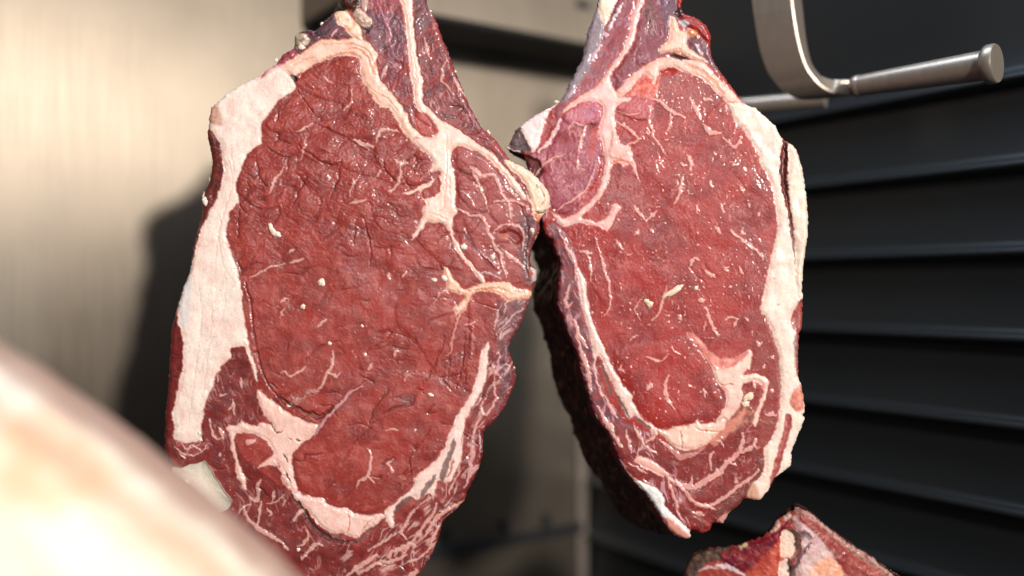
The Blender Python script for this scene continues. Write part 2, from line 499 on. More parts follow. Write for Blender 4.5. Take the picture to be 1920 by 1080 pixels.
L.poly('980,395 1012,420 1000,460 1000,500 1006,530 985,530 972,480 968,430', hx(82, 46, 50), n_rib, a=.85, soft=9, col2=hx(120, 60, 66), var=12)
L.poly('935,565 1000,556 965,630 955,660 968,700 935,780 905,812 906,860 870,935 850,955 880,870 905,770 925,700 932,640', hx(96, 54, 62), n_bel, a=.9, soft=9, col2=hx(134, 70, 76), var=20, rough=.4)
# belly meat along the lower right and lower left
L.poly('918,648 935,700 930,780 905,840 905,880 870,940 830,980 815,1030 780,1090 700,1160 560,1160 640,1060 700,1000 740,975 800,925 846,902 871,849 876,792 893,751 907,700', hx(146, 48, 44), n_bel, soft=3, col2=hx(112, 36, 36), var=20, rough=.36)
L.poly('461,653 433,653 406,703 386,756 376,803 378,830 330,850 360,930 470,1060 590,1160 700,1160 660,1020 600,990 550,930 460,860 440,800 490,790 484,740', hx(134, 44, 40), n_bel, soft=2, col2=hx(108, 34, 34), var=24, rough=.42)
wr = np.clip(.30 + .7 * (1 - sst(380, 560, Y + .25 * (X - 600))) + .3 * fbm(X, Y, 80, 9), 0.12, 1.1)
wr *= .64
wr *= np.where((X > 660) & (Y > 560) & (Y < 720), 1.3, 1)
wr = np.where(L.lab == n_rib, .25, wr); wr = np.where(L.lab == n_bel, .18, wr); wr = np.where(L.lab == n_neck, .4, wr)
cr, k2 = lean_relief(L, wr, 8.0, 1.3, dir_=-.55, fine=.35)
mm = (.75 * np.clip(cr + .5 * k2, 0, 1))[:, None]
L.col = L.col * (1 - mm) + hx(104, 34, 32) * mm  # crease shade painted into the lean colour along the wrinkles
L.r = np.where(L.lab == n_eye, .40 + .12 * fbm(X, Y, 50, 12), L.r)
eyem = (L.lab == n_eye).astype(float)
streaks(L, eyem * .8, 2.4, 16, hx(186, 120, 112), a=.3, thr=.05, seed=1, aspect=3, dh=.1)
nk = (L.lab == n_neck).astype(float)
streaks(L, nk, 1.25, 13, hx(206, 150, 152), a=.55, thr=.14, seed=4, aspect=3.4)
low = (L.lab == n_bel).astype(float)
lr = low * sst(-20, 20, X - 640)
streaks(L, lr, -.95, 12, hx(222, 172, 164), a=.72, thr=.17, seed=7, aspect=6)
streaks(L, low * (1 - sst(-20, 20, X - 640)) , 1.2, 17, hx(206, 146, 138), a=.4, thr=.1, seed=9, aspect=4.5)
# pin-prick fat specks over all lean
sp = sst(.62, .72, noise(X, Y, 5.2, 77)) * sst(-.1, .3, noise(X, Y, 50, 78)) * .6
L.col = L.col * (1 - sp[:, None]) + hx(214, 160, 150) * sp[:, None]; L.h += .7 * sp
for q, dh, rd in (('556,198 600,188 650,198 690,226 702,258 650,256 600,238 560,252 506,244 500,228 520,210', 3.5, 16), ('560,270 600,250 650,260 700,283 722,318 690,332 640,312 600,306 565,290', 4, 16), ('470,285 495,275 520,285 556,297 545,335 505,368 470,380 448,360 448,330 457,305', 4.5, 16),
    ('555,160 575,135 610,118 655,110 672,130 688,180 702,205 690,228 640,196 590,180', 3.5, 14), ('705,262 745,255 775,268 795,285 815,310 800,340 765,350 730,330 706,300', 3.5, 13), ('765,318 800,318 815,330 790,346 765,345', 3, 8), ('735,374 780,368 796,385 786,412 750,438 715,430 700,400', 3.5, 14), ('800,425 830,426 845,460 868,505 835,498 800,470 782,448', 3, 12),
    ('650,738 720,696 800,700 870,730 880,760 835,830 770,905 700,962 600,938 556,910 552,855 600,806', 4.5, 22), ('640,340 700,350 700,400 680,430 640,420 610,380', 2.5, 16), ('560,300 620,320 640,340 600,400 560,420 520,380 540,340', 2.5, 20),
    ('750,555 830,540 862,590 850,660 820,700 780,640 745,610', 2.5, 18), ('880,560 930,560 925,620 912,650 890,690 872,720 880,620', 3, 12), ('860,290 900,295 925,320 905,345 870,330 858,310', 2.5, 10), ('862,340 900,350 915,395 885,392 862,370', 2.5, 8), ('870,410 905,418 925,470 940,515 905,480 880,445', 2.5, 8), ('930,350 950,380 955,415 935,420 915,395 912,360', 2.5, 8)):
    L.lobe(q, dh * .42, rd)
# ---- dark ripped edge strip along the outer fat
L.poly('385,245 397,250 411,267 417,300 419,333 408,369 392,400 375,439 364,480 350,520 330,560 310,600 340,520 355,440 370,360 385,320', hx(92, 38, 32), n_cap, soft=2.5, col2=hx(122, 44, 38), var=16, rough=.42)
L.poly('333,595 342,625 344,645 343,670 342,692 336,715 331,742 322,778 328,798 330,822 345,845 320,860 300,800 300,700 312,600', hx(122, 40, 36), n_cap, soft=2, col2=hx(98, 32, 32), var=14)
# ---- outer fat cap
FC = '403,192 422,172 444,158 467,146 489,136 500,125 530,118 540,130 547,144 555,156 551,169 530,183 511,205 494,228 490,244 491,267 472,281 461,294 453,317 444,342 446,361 449,378 439,389 431,403 426,422 425,444 433,472 442,494 449,519 454,544 456,587 464,623 469,653 478,681 484,714 480,712 469,676 461,653 456,649 444,651 433,653 432,673 417,684 406,703 396,731 386,756 381,778 376,803 379,816 372,832 333,832 325,818 328,798 322,778 331,742 342,692 343,670 344,645 342,625 333,595 338,546 346,520 356,500 364,480 375,439 392,400 408,369 419,333 417,300 411,267 400,250 390,236 392,206'
L.poly(FC, hx(244, 228, 216), n_cap, dh=2.0, soft=1.2, col2=hx(241, 212, 200), var=45, fat=True, rough=.42, halo=hx(176, 96, 84), hw=3.5, round_=9)
for q, w in (('417,262 428,300 436,345 420,400 408,450 402,520', 1.5), ('438,350 424,385 410,440 420,500 440,530', 1.3), ('372,520 378,600 366,700 352,800', 1.8), ('420,505 424,540 415,600 392,650 384,720 370,790', 1.3), ('395,525 396,620 375,700', 1.3), ('437,470 445,520', 1.2), ('430,262 436,300 440,330', 1.2)):
    L.line(q, w + 1, hx(228, 190, 174), a=.45, dh=-.6, soft=1.8)
L.poly('341,548 352,520 360,535 352,600 340,612 334,590', hx(214, 214, 216), a=.6, soft=5)
L.poly('392,206 402,196 415,215 416,235 400,236 390,228', hx(212, 150, 120), a=.75, soft=6, col2=hx(150, 84, 62), var=9)
L.poly('489,139 500,128 522,112 535,112 534,124 512,133 495,146', hx(222, 140, 150), n_cap, a=.75, soft=4)
L.poly('489,133 496,128 497,142 490,148', hx(180, 60, 62), a=.8, soft=2)
# ---- dark dried meat at the shoulder
L.poly('536,96 552,86 580,62 603,42 622,26 640,34 655,50 668,68 640,74 611,74 600,76 578,92 556,104 545,110', hx(96, 54, 62), n_neck, soft=2, col2=hx(60, 36, 44), var=12, dh=2, rough=.45)
L.poly('533,100 550,90 558,104 540,118 518,122', hx(170, 80, 92), n_neck, soft=3, col2=hx(140, 50, 60), var=8)
L.poly('625,50 648,52 664,66 655,73 622,74 614,70', hx(126, 64, 74), soft=3, a=.9, col2=hx(90, 44, 54), var=6)
L.poly('551,72 560,62 575,64 582,74 578,86 566,94 555,92', hx(214, 196, 176), n_bone, dh=4, soft=1.5, col2=hx(128, 88, 58), var=9, round_=9)
L.poly('560,56 580,52 592,58 586,72 580,66 566,62', hx(104, 52, 58), n_bone, dh=3, soft=1.5)
L.poly('628,20 642,14 650,20 658,32 675,48 679,68 684,80 662,70 648,54 632,42', hx(240, 224, 204), n_s5, dh=2.5, soft=1.2, col2=hx(226, 170, 130), var=12, fat=True, halo=ORG, hw=4)
L.line('622,72 627,62 633,56', 5, hx(220, 170, 170))
# bone knob, tendon and brown butt at the very top
L.poly('636,-30 672,-40 678,8 668,24 652,16 640,8', hx(92, 44, 34), n_bone, dh=2, soft=2, col2=hx(56, 28, 24), var=9, rough=.35)
L.poly('665,22 676,18 690,30 698,42 690,52 680,48 668,38', hx(196, 164, 142), n_bone, dh=5, soft=1.5, col2=hx(220, 196, 178), var=8, round_=8)
L.poly('676,50 690,54 698,46 694,60 684,62', hx(52, 32, 34), a=.9, dh=-4, soft=2)
L.poly('676,-30 690,-30 688,20 680,14', hx(214, 180, 168), soft=2, a=.8, dh=2)
# ---- orange-pink fat band that curls over the eye
L.poly('530,122 555,105 578,92 600,75 611,73 633,75 660,72 683,76 700,88 709,105 706,122 712,150 730,169 747,189 761,211 772,236 790,253 812,262 818,296 795,283 773,267 757,247 743,222 734,208 718,200 707,194 695,178 682,156 675,131 676,113 659,105 640,106 628,108 611,114 592,119 572,133 556,143 544,139 536,130',
       hx(242, 208, 190), n_s1, dh=3.4, soft=1.1, col2=hx(238, 190, 168), var=34, fat=True, halo=hx(170, 66, 50), hw=6, rough=.42, round_=9)
for q, w, c in (('604,84 640,82 672,86 692,100 703,122', 2.6, hx(222, 132, 96)), ('640,92 668,92 686,104 696,124 702,140', 3.0, hx(214, 112, 78)), ('600,116 630,103 655,100 676,108', 3.5, hx(222, 128, 90)), ('612,112 622,107 628,105', 2, hx(130, 60, 50)), ('690,160 708,176 728,186 744,208', 1.8, hx(224, 150, 128)), ('545,125 570,112 590,108', 4, hx(236, 170, 146)), ('706,115 698,134 702,142', 5, hx(222, 140, 96))):
    L.line(q, w, c, a=.7, dh=-1.3, soft=1.6)
L.poly('545,138 556,143 560,152 553,154 546,147', hx(52, 30, 28), dh=-5, soft=1.2)
# ---- central fat star
L.poly('745,-20 770,-20 776,42 780,83 787,125 793,150 793,189 807,205 823,222 848,236 876,253 898,270 926,290 937,303 954,322 973,344 988,372 981,374 965,356 946,331 926,308 904,289 882,280 862,274 848,282 845,300 853,333 855,361 854,381 858,394 849,411 847,431 854,450 865,469 879,486 896,506 911,524 905,532 889,512 873,489 859,475 848,450 840,430 832,420 821,417 807,418 801,415 793,427 779,444 771,450 782,428 791,406 794,389 800,381 791,371 787,357 771,364 757,362 773,356 788,348 807,340 826,328 822,320 805,322 812,303 796,285 776,264 790,256 812,256 806,232 795,217 784,205 777,189 774,156 769,139 766,97 761,55 757,22',
       hx(242, 214, 200), n_s2, dh=3.0, soft=1.0, col2=hx(244, 200, 184), var=30, fat=True, halo=hx(168, 62, 50), hw=5, rough=.44, round_=7)
L.poly('823,330 827,347 821,364 804,373 790,369 789,361 807,348', hx(158, 66, 54), n_rib, dh=-1, soft=1, col2=LEAN, var=10)
L.poly('793,210 812,226 822,248 812,254 792,252 778,240 783,216', hx(176, 88, 88), n_neck, dh=0, soft=2, col2=hx(190, 70, 56), var=10)
for q, w in (('836,250 838,300 836,340 833,390', 2.0), ('846,310 842,350 846,390', 1.6), ('829,352 834,372 829,392 815,404', 1.4), ('768,20 774,90 781,150', 1.6), ('800,400 820,404 840,412', 1.5)):
    L.line(q, w, hx(232, 168, 148), a=.6, dh=-1.1)
# ---- muscles right of the star: thin seams
TH = hx(222, 166, 158); TL = hx(206, 170, 176)
for q, w, c, dh in (
    ('855,390 876,402 904,408 915,433 925,455 938,480 948,520', 6, TH, 1.2), ('882,314 890,322 905,330 925,328 935,345 942,365 954,381 957,411', 6, TH, 1.2),
    ('884,318 895,340 907,367 914,390 916,400', 3.2, TH, .8), ('862,356 873,364 884,375 892,388', 2, TL, .6), ('868,428 873,440 882,455 898,472 918,487 930,500', 3.2, TL, 1.6),
    ('925,378 955,376 980,382 992,400', 4, TH, .8), ('925,437 938,424 957,420 975,428 983,440 978,470', 4.5, TH, 1.2), ('940,467 952,478 968,489 985,505', 6, TH, .8),
    ('975,344 985,360 996,385 1001,402', 4, hx(228, 190, 170), 1), ('938,466 941,492 950,515', 2.5, TH, .6), ('870,290 900,296 925,318 948,350 975,380', 1.6, TL, .4), ('894,512 915,512 940,522', 3, TL, .5),
    ('700,-20 722,40 738,80', 3, hx(180, 130, 150), .5), ('716,147 722,130 726,122', 6, hx(214, 170, 160), .8), ('723,32 729,60 732,90', 5, hx(190, 120, 130), .5), ('795,70 800,95 808,112', 5, hx(206, 150, 138), .8), ('840,110 830,126 828,150 836,160 850,178', 4.5, hx(206, 150, 138), .8), ('850,145 862,165 872,180', 5, hx(214, 170, 158), .6), ('857,178 872,200 890,228 904,242', 5, hx(150, 96, 100), .6)):
    L.line(q, w, c, a=.85, dh=dh)
L.poly('885,312 897,318 905,328 925,326 932,338 918,332 900,334 888,328', TH, dh=1, soft=1.5, a=.8)
L.poly('932,436 950,428 968,430 980,448 970,460 955,452 940,446', hx(136, 44, 38), dh=-3, soft=3, rough=.3)
L.poly('934,440 950,438 952,448 944,450', hx(206, 110, 86), a=.6, dh=1, soft=2.5, rough=.25)
L.line('872,440 885,460 900,474', 4, hx(96, 30, 30), a=.7, dh=-3)
L.line('975,385 985,410 990,440 985,480 990,520', 5, hx(92, 60, 60), a=.6, dh=-1)
L.line('950,290 975,340 988,366', 9, hx(140, 40, 36), a=.9, dh=-1)
L.poly('959,300 984,312 1009,333 1029,358 1034,375 1028,394 1012,410 1001,408 998,386 994,372 988,352 972,331 957,317 946,302', hx(243, 218, 192), n_s5, dh=3.5, soft=1.2, col2=hx(236, 196, 168), var=14, fat=True, halo=hx(150, 60, 50), hw=3)
L.line('1016,335 1014,352 1022,372 1010,392', 2, hx(190, 120, 90), dh=-2); L.line('1002,398 1012,400 1024,394', 3.5, hx(86, 34, 28), a=.9, dh=-4)
L.poly('1000,402 1012,402 1016,410 1006,416', hx(222, 140, 104), a=.9, dh=2); L.poly('1016,426 1010,445 1000,472 998,466 1006,444', hx(214, 168, 120), a=.9, dh=2)
L.poly('997,500 1008,506 1006,524 998,528 994,514', hx(206, 190, 184), n_chunk, a=.9, dh=2.5); L.poly('992,508 998,506 998,518 993,518', hx(214, 96, 66), a=.9)
# ---- torn fat shelf, mid right
L.poly('834,500 842,505 848,520 860,532 872,544 890,536 915,530 940,527 957,530 960,539 973,542 996,545 999,556 979,560 959,565 948,562 934,551 912,545 890,551 880,562 872,581 859,588 850,580 857,572 870,562 870,553 858,551 845,546 834,543 838,532 833,516',
       hx(242, 206, 184), n_s3, dh=4.2, soft=1, col2=hx(240, 180, 150), var=16, fat=True, halo=hx(190, 90, 66), hw=4, rough=.42, round_=6)
L.line('872,546 900,543 930,541 952,546', 3.4, hx(226, 140, 96), a=.7, dh=-1.5); L.line('958,544 975,548 992,550', 3, hx(230, 170, 160), dh=-1)
for q, w, c, dh in (('871,575 859,598 851,623 846,645 846,662 834,667', 5.5, hx(206, 136, 126), 2.2), ('871,609 884,608 890,604', 4, TH, 1), ('886,612 886,640 882,672', 6, hx(176, 98, 92), 1.6), ('834,543 822,556 814,572', 2, hx(220, 160, 150), .6),
    ('985,578 970,586 950,605 934,622 930,628', 4.5, hx(206, 160, 160), 1.2), ('933,580 930,602 926,617', 3.5, TH, .8), ('953,560 946,575', 3, TH, .8),
    ('937,665 932,690 930,700 943,712', 6, hx(206, 150, 150), 1.4), ('920,676 928,700 926,720', 3, TH, 1), ('925,716 930,745 926,757 912,777 901,771 908,745', 4.6, hx(220, 166, 160), 1), ('955,640 948,670 940,720', 4, hx(120, 80, 92), .8),
    ('889,808 885,836 884,863 878,895 870,915', 8, hx(218, 160, 158), 1.2), ('895,790 888,815', 4, TH, 1), ('898,808 900,830 901,848', 2.6, hx(220, 200, 200), 1), ('857,893 848,908 842,925', 5, TH, .8), ('866,850 860,880 857,893', 5, TH, .8)):
    L.line(q, w, c, a=.82, dh=dh)
# ---- long white band between eye and belly
L.poly('916,640 905,655 900,676 896,701 887,726 876,751 857,778 846,806 839,822 834,838 818,861 796,880 776,897 777,908 765,922 751,933 734,947 723,958 722,968 729,986 741,986 737,969 743,949 759,936 773,931 784,936 796,930 807,922 812,936 818,915 822,900 836,905 846,902 851,891 860,872 868,849 868,822 871,802 876,782 873,792 882,770 893,752 907,726 914,701 914,672 918,650',
       hx(243, 218, 208), n_s4, dh=2.4, soft=1, col2=hx(240, 204, 194), var=30, fat=True, halo=hx(182, 96, 88), hw=3.5, rough=.5)
for q in ('851,821 855,832 846,861 840,880 832,903 825,901 825,886 834,865 844,836', '818,889 815,902 796,928 787,935 790,921 806,899', '774,930 764,943 743,962 738,957 746,943 760,933'):
    L.poly(q, SLIT, dh=-.8, a=.85, soft=1.3, col2=hx(92, 60, 58), var=9, rough=.6)
L.line('872,800 866,820 862,845', 1.6, hx(190, 100, 90), dh=-1); L.line('850,860 846,880 838,895', 5, hx(170, 66, 60), a=.8)
# ---- bottom lens of fat
L.poly('550,919 567,927 592,933 608,936 614,944 633,952 650,955 672,963 700,966 715,961 722,968 712,979 690,991 680,999 672,1010 657,1006 640,1000 628,1002 608,992 592,977 581,961 564,947 553,936 547,926', hx(242, 206, 196), n_s5, dh=4, soft=1, col2=hx(240, 192, 178), var=18, fat=True, halo=hx(120, 60, 50), hw=5, round_=8)
L.line('652,955 654,975 652,1000', 2.2, hx(200, 110, 96), dh=-2); L.line('676,998 690,980 706,970', 2, hx(196, 130, 110), dh=-2)
L.line('545,928 562,950 586,985 606,1004 640,1016 668,1016', 8, hx(74, 42, 38), a=.75, dh=-4, taper=.8)
L.line('655,1018 672,1014 690,1000 712,980', 9, hx(110, 84, 78), a=.6, dh=-1, taper=.8)
# ---- Y-shaped fat at the foot of the eye
L.poly('481,733 489,731 494,739 506,748 522,759 544,776 567,787 589,795 600,797 593,813 578,824 561,836 550,849 547,866 551,886 554,902 559,920 550,923 542,913 533,891 528,877 519,864 522,872 500,873 484,878 494,866 508,857 514,850 508,838 500,827 492,823 475,813 456,811 441,813 439,827 443,847 447,866 456,886 460,902 461,918 456,918 450,905 443,891 442,872 436,849 433,827 429,813 424,802 430,796 444,797 453,790 464,796 481,799 489,792 506,797 514,800 500,784 489,764 482,748',
       hx(242, 206, 194), n_chunk, dh=2.6, soft=1, col2=hx(240, 192, 178), var=30, fat=True, halo=hx(140, 66, 60), hw=3, round_=8)
for q in ('541,822 548,826', '556,824 566,826', '530,850 540,868', '536,884 545,905', '508,800 520,812 530,808'):
    L.line(q, 3, hx(120, 60, 50), dh=-2)
L.poly('462,826 470,823 481,824 474,831 464,833', TH, dh=1)
# silverskin fold and torn flap
L.line('594,812 600,800 619,776 639,756 658,734 676,726', 7, hx(200, 140, 142), dh=2.2, rough=.25, halo=hx(100, 40, 40))
L.line('520,745 548,762 580,778 604,780 625,762', 10, hx(96, 34, 28), a=.65, dh=-5, taper=.8); L.line('560,770 585,785 603,795', 7, hx(176, 110, 90), a=.5, dh=0)
L.poly('540,758 548,746 566,742 574,732 590,728 594,736 580,742 572,750 556,758 544,763', hx(196, 132, 120), n_chunk, dh=5, soft=1.2, col2=hx(150, 96, 92), var=8, rough=.25)
# ---- marbling drawn from the photograph
M1 = hx(220, 168, 156)
for q, w in (('625,659 622,684 614,701 606,717 596,735', 5.5), ('614,701 622,700 631,707 636,700', 4), ('526,700 534,696 542,706 558,699 566,694 575,687', 4), ('541,562 534,561 527,568', 5), ('534,578 528,586 525,596', 3.5), ('611,600 603,606 595,615', 6), ('469,522 490,511 506,500 533,496', 4.2), ('543,494 556,489 570,485', 5), ('506,364 510,348 517,336 531,319', 4.5),
             ('542,474 552,468', 6), ('606,144 615,152 624,156', 5), ('658,169 659,192 644,208', 4), ('556,246 566,244 575,238 586,233', 4.5), ('663,262 680,270 700,276', 7), ('704,267 710,252 715,243 730,244 746,247', 7), ('751,306 751,330 743,350 728,361', 5), ('740,298 751,306 765,305', 6), ('664,336 660,350 656,368', 4), ('656,382 670,378 684,376', 5),
             ('690,841 696,861 690,891 673,902 668,916', 5.5), ('690,893 704,905', 2.2), ('737,861 727,869 737,886', 5), ('723,807 735,804 746,806', 4), ('767,700 758,715', 3), ('728,512 730,524', 6), ('755,520 762,508', 5), ('745,655 738,672', 5), ('690,692 698,684', 5), ('575,255 568,290 560,300', 3), ('716,318 706,330', 4),
             ('489,899 483,913 483,937 474,938 468,932', 7), ('520,876 531,886 532,902 542,919', 7), ('514,921 512,930 510,939', 5), ('532,929 524,936 516,941 500,944', 3), ('489,940 486,965 481,990', 4.5), ('454,950 467,974 489,994 522,1013 540,1030', 8), ('470,944 456,952 448,962', 4), ('570,955 560,964 551,977', 9), ('572,994 579,1006 568,1019 558,1024', 4.5), ('606,1022 590,1022 576,1036 564,1049', 6), ('392,786 396,805 406,824 417,822', 4.5), ('411,802 419,825', 5), ('436,751 439,778', 4.5), ('451,709 453,729', 4.5), ('411,742 422,739', 5), ('408,703 409,716', 3), ('412,850 414,856', 5), ('436,755 428,770', 3), ('500,955 508,962 504,968', 4), ('536,938 530,948', 3),
             ('848,950 832,961 818,972 806,990 796,1004', 7.5), ('873,938 855,948 838,956 824,958', 6), ('818,944 812,963 796,983 784,1002 771,1019 756,1038', 7), ('784,949 771,963 759,986 751,999 762,1012', 6), ('751,994 732,1008 707,1022 690,1032', 5), ('773,1013 757,1027 736,1034 728,1045', 9), ('762,1040 738,1052 712,1056 696,1061 679,1074', 8), ('707,1041 679,1058 650,1080', 9), ('809,1011 804,1030 784,1046 757,1058', 4), ('784,1069 765,1084', 10), ('826,985 816,1000 806,1020', 4)):
    L.line(q, w, M1 if Y is not None else M1, a=.85, dh=.9, halo=None)
# grooves between muscle bundles
for q, w in (('666,417 664,440 665,458', 2.6), ('682,408 690,444 695,472 693,500', 3), ('696,464 723,466 745,460 756,450', 2.4), ('832,626 830,650 823,664 807,698 790,723', 3), ('843,664 841,690 840,712', 2.2), ('871,623 869,660 868,676 862,705 854,728', 3.2), ('773,842 767,866 770,890 748,911', 2.6), ('807,802 790,830 778,842', 2.2), ('707,786 685,812 662,836 640,872', 2.4), ('561,175 575,196 588,214', 3), ('588,230 610,240 640,255 668,270 690,285', 4), ('560,272 575,285 600,302 625,310 640,305', 4), ('500,275 520,290 540,296 556,292', 4), ('480,300 486,330 500,350', 3), ('640,300 632,340 618,372', 3), ('575,330 560,360 548,390', 2.5), ('720,300 722,320 740,340', 3), ('762,310 775,320 785,322', 3), ('755,330 762,345 775,356', 3), ('450,390 447,420 446,450', 3), ('460,530 470,570 474,610 482,660 496,710 520,742', 5), ('742,612 722,640 700,650', 2.4), ('640,640 600,650 560,690', 2), ('720,740 700,770 690,800', 2.2)):
    L.line(q, w, hx(98, 32, 30), a=.5, dh=-1.6, soft=1.8)
# the knotted bit of torn tissue at the foot of the fat cap
L.poly('325,824 345,830 372,828 392,832 392,846 378,852 360,862 345,866 335,856 326,838', hx(170, 84, 82), n_chunk, dh=3, soft=1.5, col2=hx(120, 50, 48), var=7)
for q in ('328,836 345,850 366,852 388,840', '340,830 350,842 372,834', '352,850 360,834 380,846', '335,848 350,862'):
    L.line(q, 3, hx(226, 190, 180), a=.8, dh=2)

root_l = empty('rib_steak', (-0.10, 0.80, 0.20), 'larger browner rib steak in sharp focus, its foot hidden behind the blurred ham', 'steak', 'rib steaks hung up side by side')
matf = lambda n: FAT if n.startswith(('fat', 'bone')) else MEAT
L.build(root_l, matf)
def col_l(T, U, qx, qy):
    t = sst(-.3, .4, fbm(T, U, 40, 5))[:, None]
    c = hx(84, 36, 34) * (1 - t) + hx(48, 24, 24) * t
    f = sst(.1, .4, fbm(T, U, 26, 15))[:, None] * .6
    return c * (1 - f) + hx(150, 96, 78) * f
L.side(root_l, 'dried_rind', CRUST, lambda x, y: (-45 * sst(300, 700, np.array([x]))[0] + 14, -10 if y > 500 else 8), 120, 5, col_l, label='dark dried rind around the back')
CR_L = ((385, 378, 7, 1.3, 1.4), (381, 366, 5, 1.6, 1.8), (391, 335, 4, 2.4, 1.7), (510, 430, 8, 1.9, 1.1), (519, 439, 7, 1.5, .3), (603, 530, 8, 1.1, 0), (568, 575, 5.5, 1, 0), (649, 586, 5, 1.2, .6), (618, 644, 4.5, 1.2, 1), (743, 572, 6, 1.2, .4), (679, 611, 3, 1.3, 1), (790, 728, 5, 1.8, .3), (800, 735, 6, 1.6, .3), (808, 740, 4.5, 1.4, .4), (781, 936, 6.5, 1.4, .1), (870, 463, 7, 1, 1), (924, 482, 5, 1.1, 1), (968, 472, 4, 1.8, .1), (903, 357, 4, 1.1, 0), (936, 304, 4.5, 1.2, 0), (998, 432, 5, 1.2, 1), (1010, 347, 6, 1, 1), (1026, 384, 7, 1.2, .6), (916, 247, 4, 1.3, 1), (919, 262, 3, 1, 1), (833, 522, 6, 1.3, .4), (815, 525, 5, 1.3, .2), (822, 533, 4.5, 1.2, 0), (935, 512, 3.6, 1, 0), (953, 535, 6, 1.2, .2), (975, 545, 4, 1, 0), (986, 548, 4.5, 1.1, .5), (852, 340, 3.5, 1, 0), (603, 43, 4.5, 1.1, 1), (594, 52, 4, 1, 1), (566, 90, 6, 1.3, .3), (516, 111, 4, 1, 1), (636, 22, 6, 1, 1), (876, 858, 3.5, 1, 0), (713, 1052, 4, 1, 0), (375, 824, 5.5, 1.2, 0), (374, 812, 4, 1, 0), (373, 757, 3.2, 1.2, .3), (560, 1030, 4, 1, 0), (844, 104, 2.6, 1, 0), (854, 132, 2.4, 1, 0), (807, 19, 2.6, 1, 0), (957, 665, 3, 1, 0), (964, 690, 2.6, 1, 0), (436, 805, 3, 1, 0), (779, 806, 2.5, 1, 0), (540, 762, 4, 1.3, 0))
for i, (x, y, sz, el_, an) in enumerate(CR_L):
    if i > 5 and i % 5 in (2, 4): continue
    sz *= .85
    L.crumb(root_l, x, y, sz, hx(240, 218, 202) if i != 11 else hx(176, 44, 38), 300 + i, elong=el_, ang=an)
# white flap of fat beside the ham
fl = smooth_curve(P('326,874 343,876 358,869 371,868 384,863 390,871 399,882 404,894 413,904 422,921 436,938 430,952 400,960 360,930 330,900'), True, 2)
top = L.point(fl[:, 0], fl[:, 1], np.full(len(fl), 10.0)); bot = L.point(fl[:, 0], fl[:, 1], np.full(len(fl), 0.0))
ctr = L.point(np.array([382.0]), np.array([895.0]), np.array([18.0]))
nf = len(fl); Vf = np.vstack([top, bot, ctr]); Ff = [(i, (i + 1) % nf, nf + (i + 1) % nf, nf + i) for i in range(nf)] + [(i, (i + 1) % nf, 2 * nf) for i in range(nf)]
o = mesh_obj('fat_flap', Vf, Ff, FAT, root_l)
a = o.data.attributes.new('tissue', 'FLOAT_COLOR', 'POINT'); a.data.foreach_set('color', np.tile(np.append(hx(236, 222, 204), 1), (len(Vf), 1)).astype(np.float32).ravel())
a = o.data.attributes.new('dryness', 'FLOAT', 'POINT'); a.data.foreach_set('value', np.full(len(Vf), .5, np.float32))
# ================================================================== the second rib steak, nearer the black wall
OUT_R = P('1121,-40 1121,0 1107,42 1096,81 1090,111 1073,144 1059,172 1046,192 1009,211 973,236 962,250 954,269 948,278 976,289 985,305 998,340 1010,395 1021,439 1034,450 1040,472 1050,492 1047,517 1043,556 1047,578 1059,609 1071,642 1082,664 1087,692 1096,720 1104,751 1112,776 1123,794 1137,808 1146,830 1157,855 1171,883 1187,905 1207,924 1221,941 1234,963 1246,983 1262,1002 1284,1012 1297,1008 1294,999 1301,994 1315,1002 1334,994 1340,980 1357,983 1368,963 1387,947 1398,936 1423,940 1440,924 1458,894 1485,874 1486,849 1497,819 1510,786 1507,778 1511,770 1506,726 1499,709 1499,653 1500,628 1506,609 1507,573 1506,520 1511,478 1517,428 1515,375 1506,317 1494,278 1478,265 1466,258 1456,236 1436,217 1417,201 1400,194 1375,164 1356,139 1344,122 1333,97 1334,67 1325,47 1306,31 1283,25 1278,11 1281,-10 1278,-40')
R_ = Slab(OUT_R, 1.5, 0.775, math.radians(-4), (1250, 540), 500, edge_drop=9)
S = R_
m_eye = S.name('eye_muscle'); m_rib = S.name('rib_muscle'); m_bel = S.name('belly_muscle'); m_cap = S.name('fat_cap')
m_s1 = S.name('fat_seam'); m_s2 = S.name('fat_seam'); m_s3 = S.name('fat_seam'); m_s4 = S.name('fat_seam'); m_s5 = S.name('fat_seam'); m_s6 = S.name('fat_seam')
m_neck = S.name('neck_muscle'); m_mem = S.name('membrane'); m_lump = S.name('fat_lump'); m_cap2 = S.name('cap_muscle'); m_flap = S.name('fat_flap'); m_edge = S.name('fat_edge')
RL = hx(168, 38, 32); RD = hx(136, 25, 23); RP = hx(184, 92, 96)
S.col[:] = RL; X, Y = S.X, S.Y
t = sst(-.4, .5, fbm(X, Y, 90, 53))[:, None]; S.col = S.col * (1 - t) + RD * t
t = (.5 * sst(.0, .6, fbm(X * 1.2, Y, 20, 55)))[:, None]; S.col = S.col * (1 - t) + hx(182, 58, 46) * t
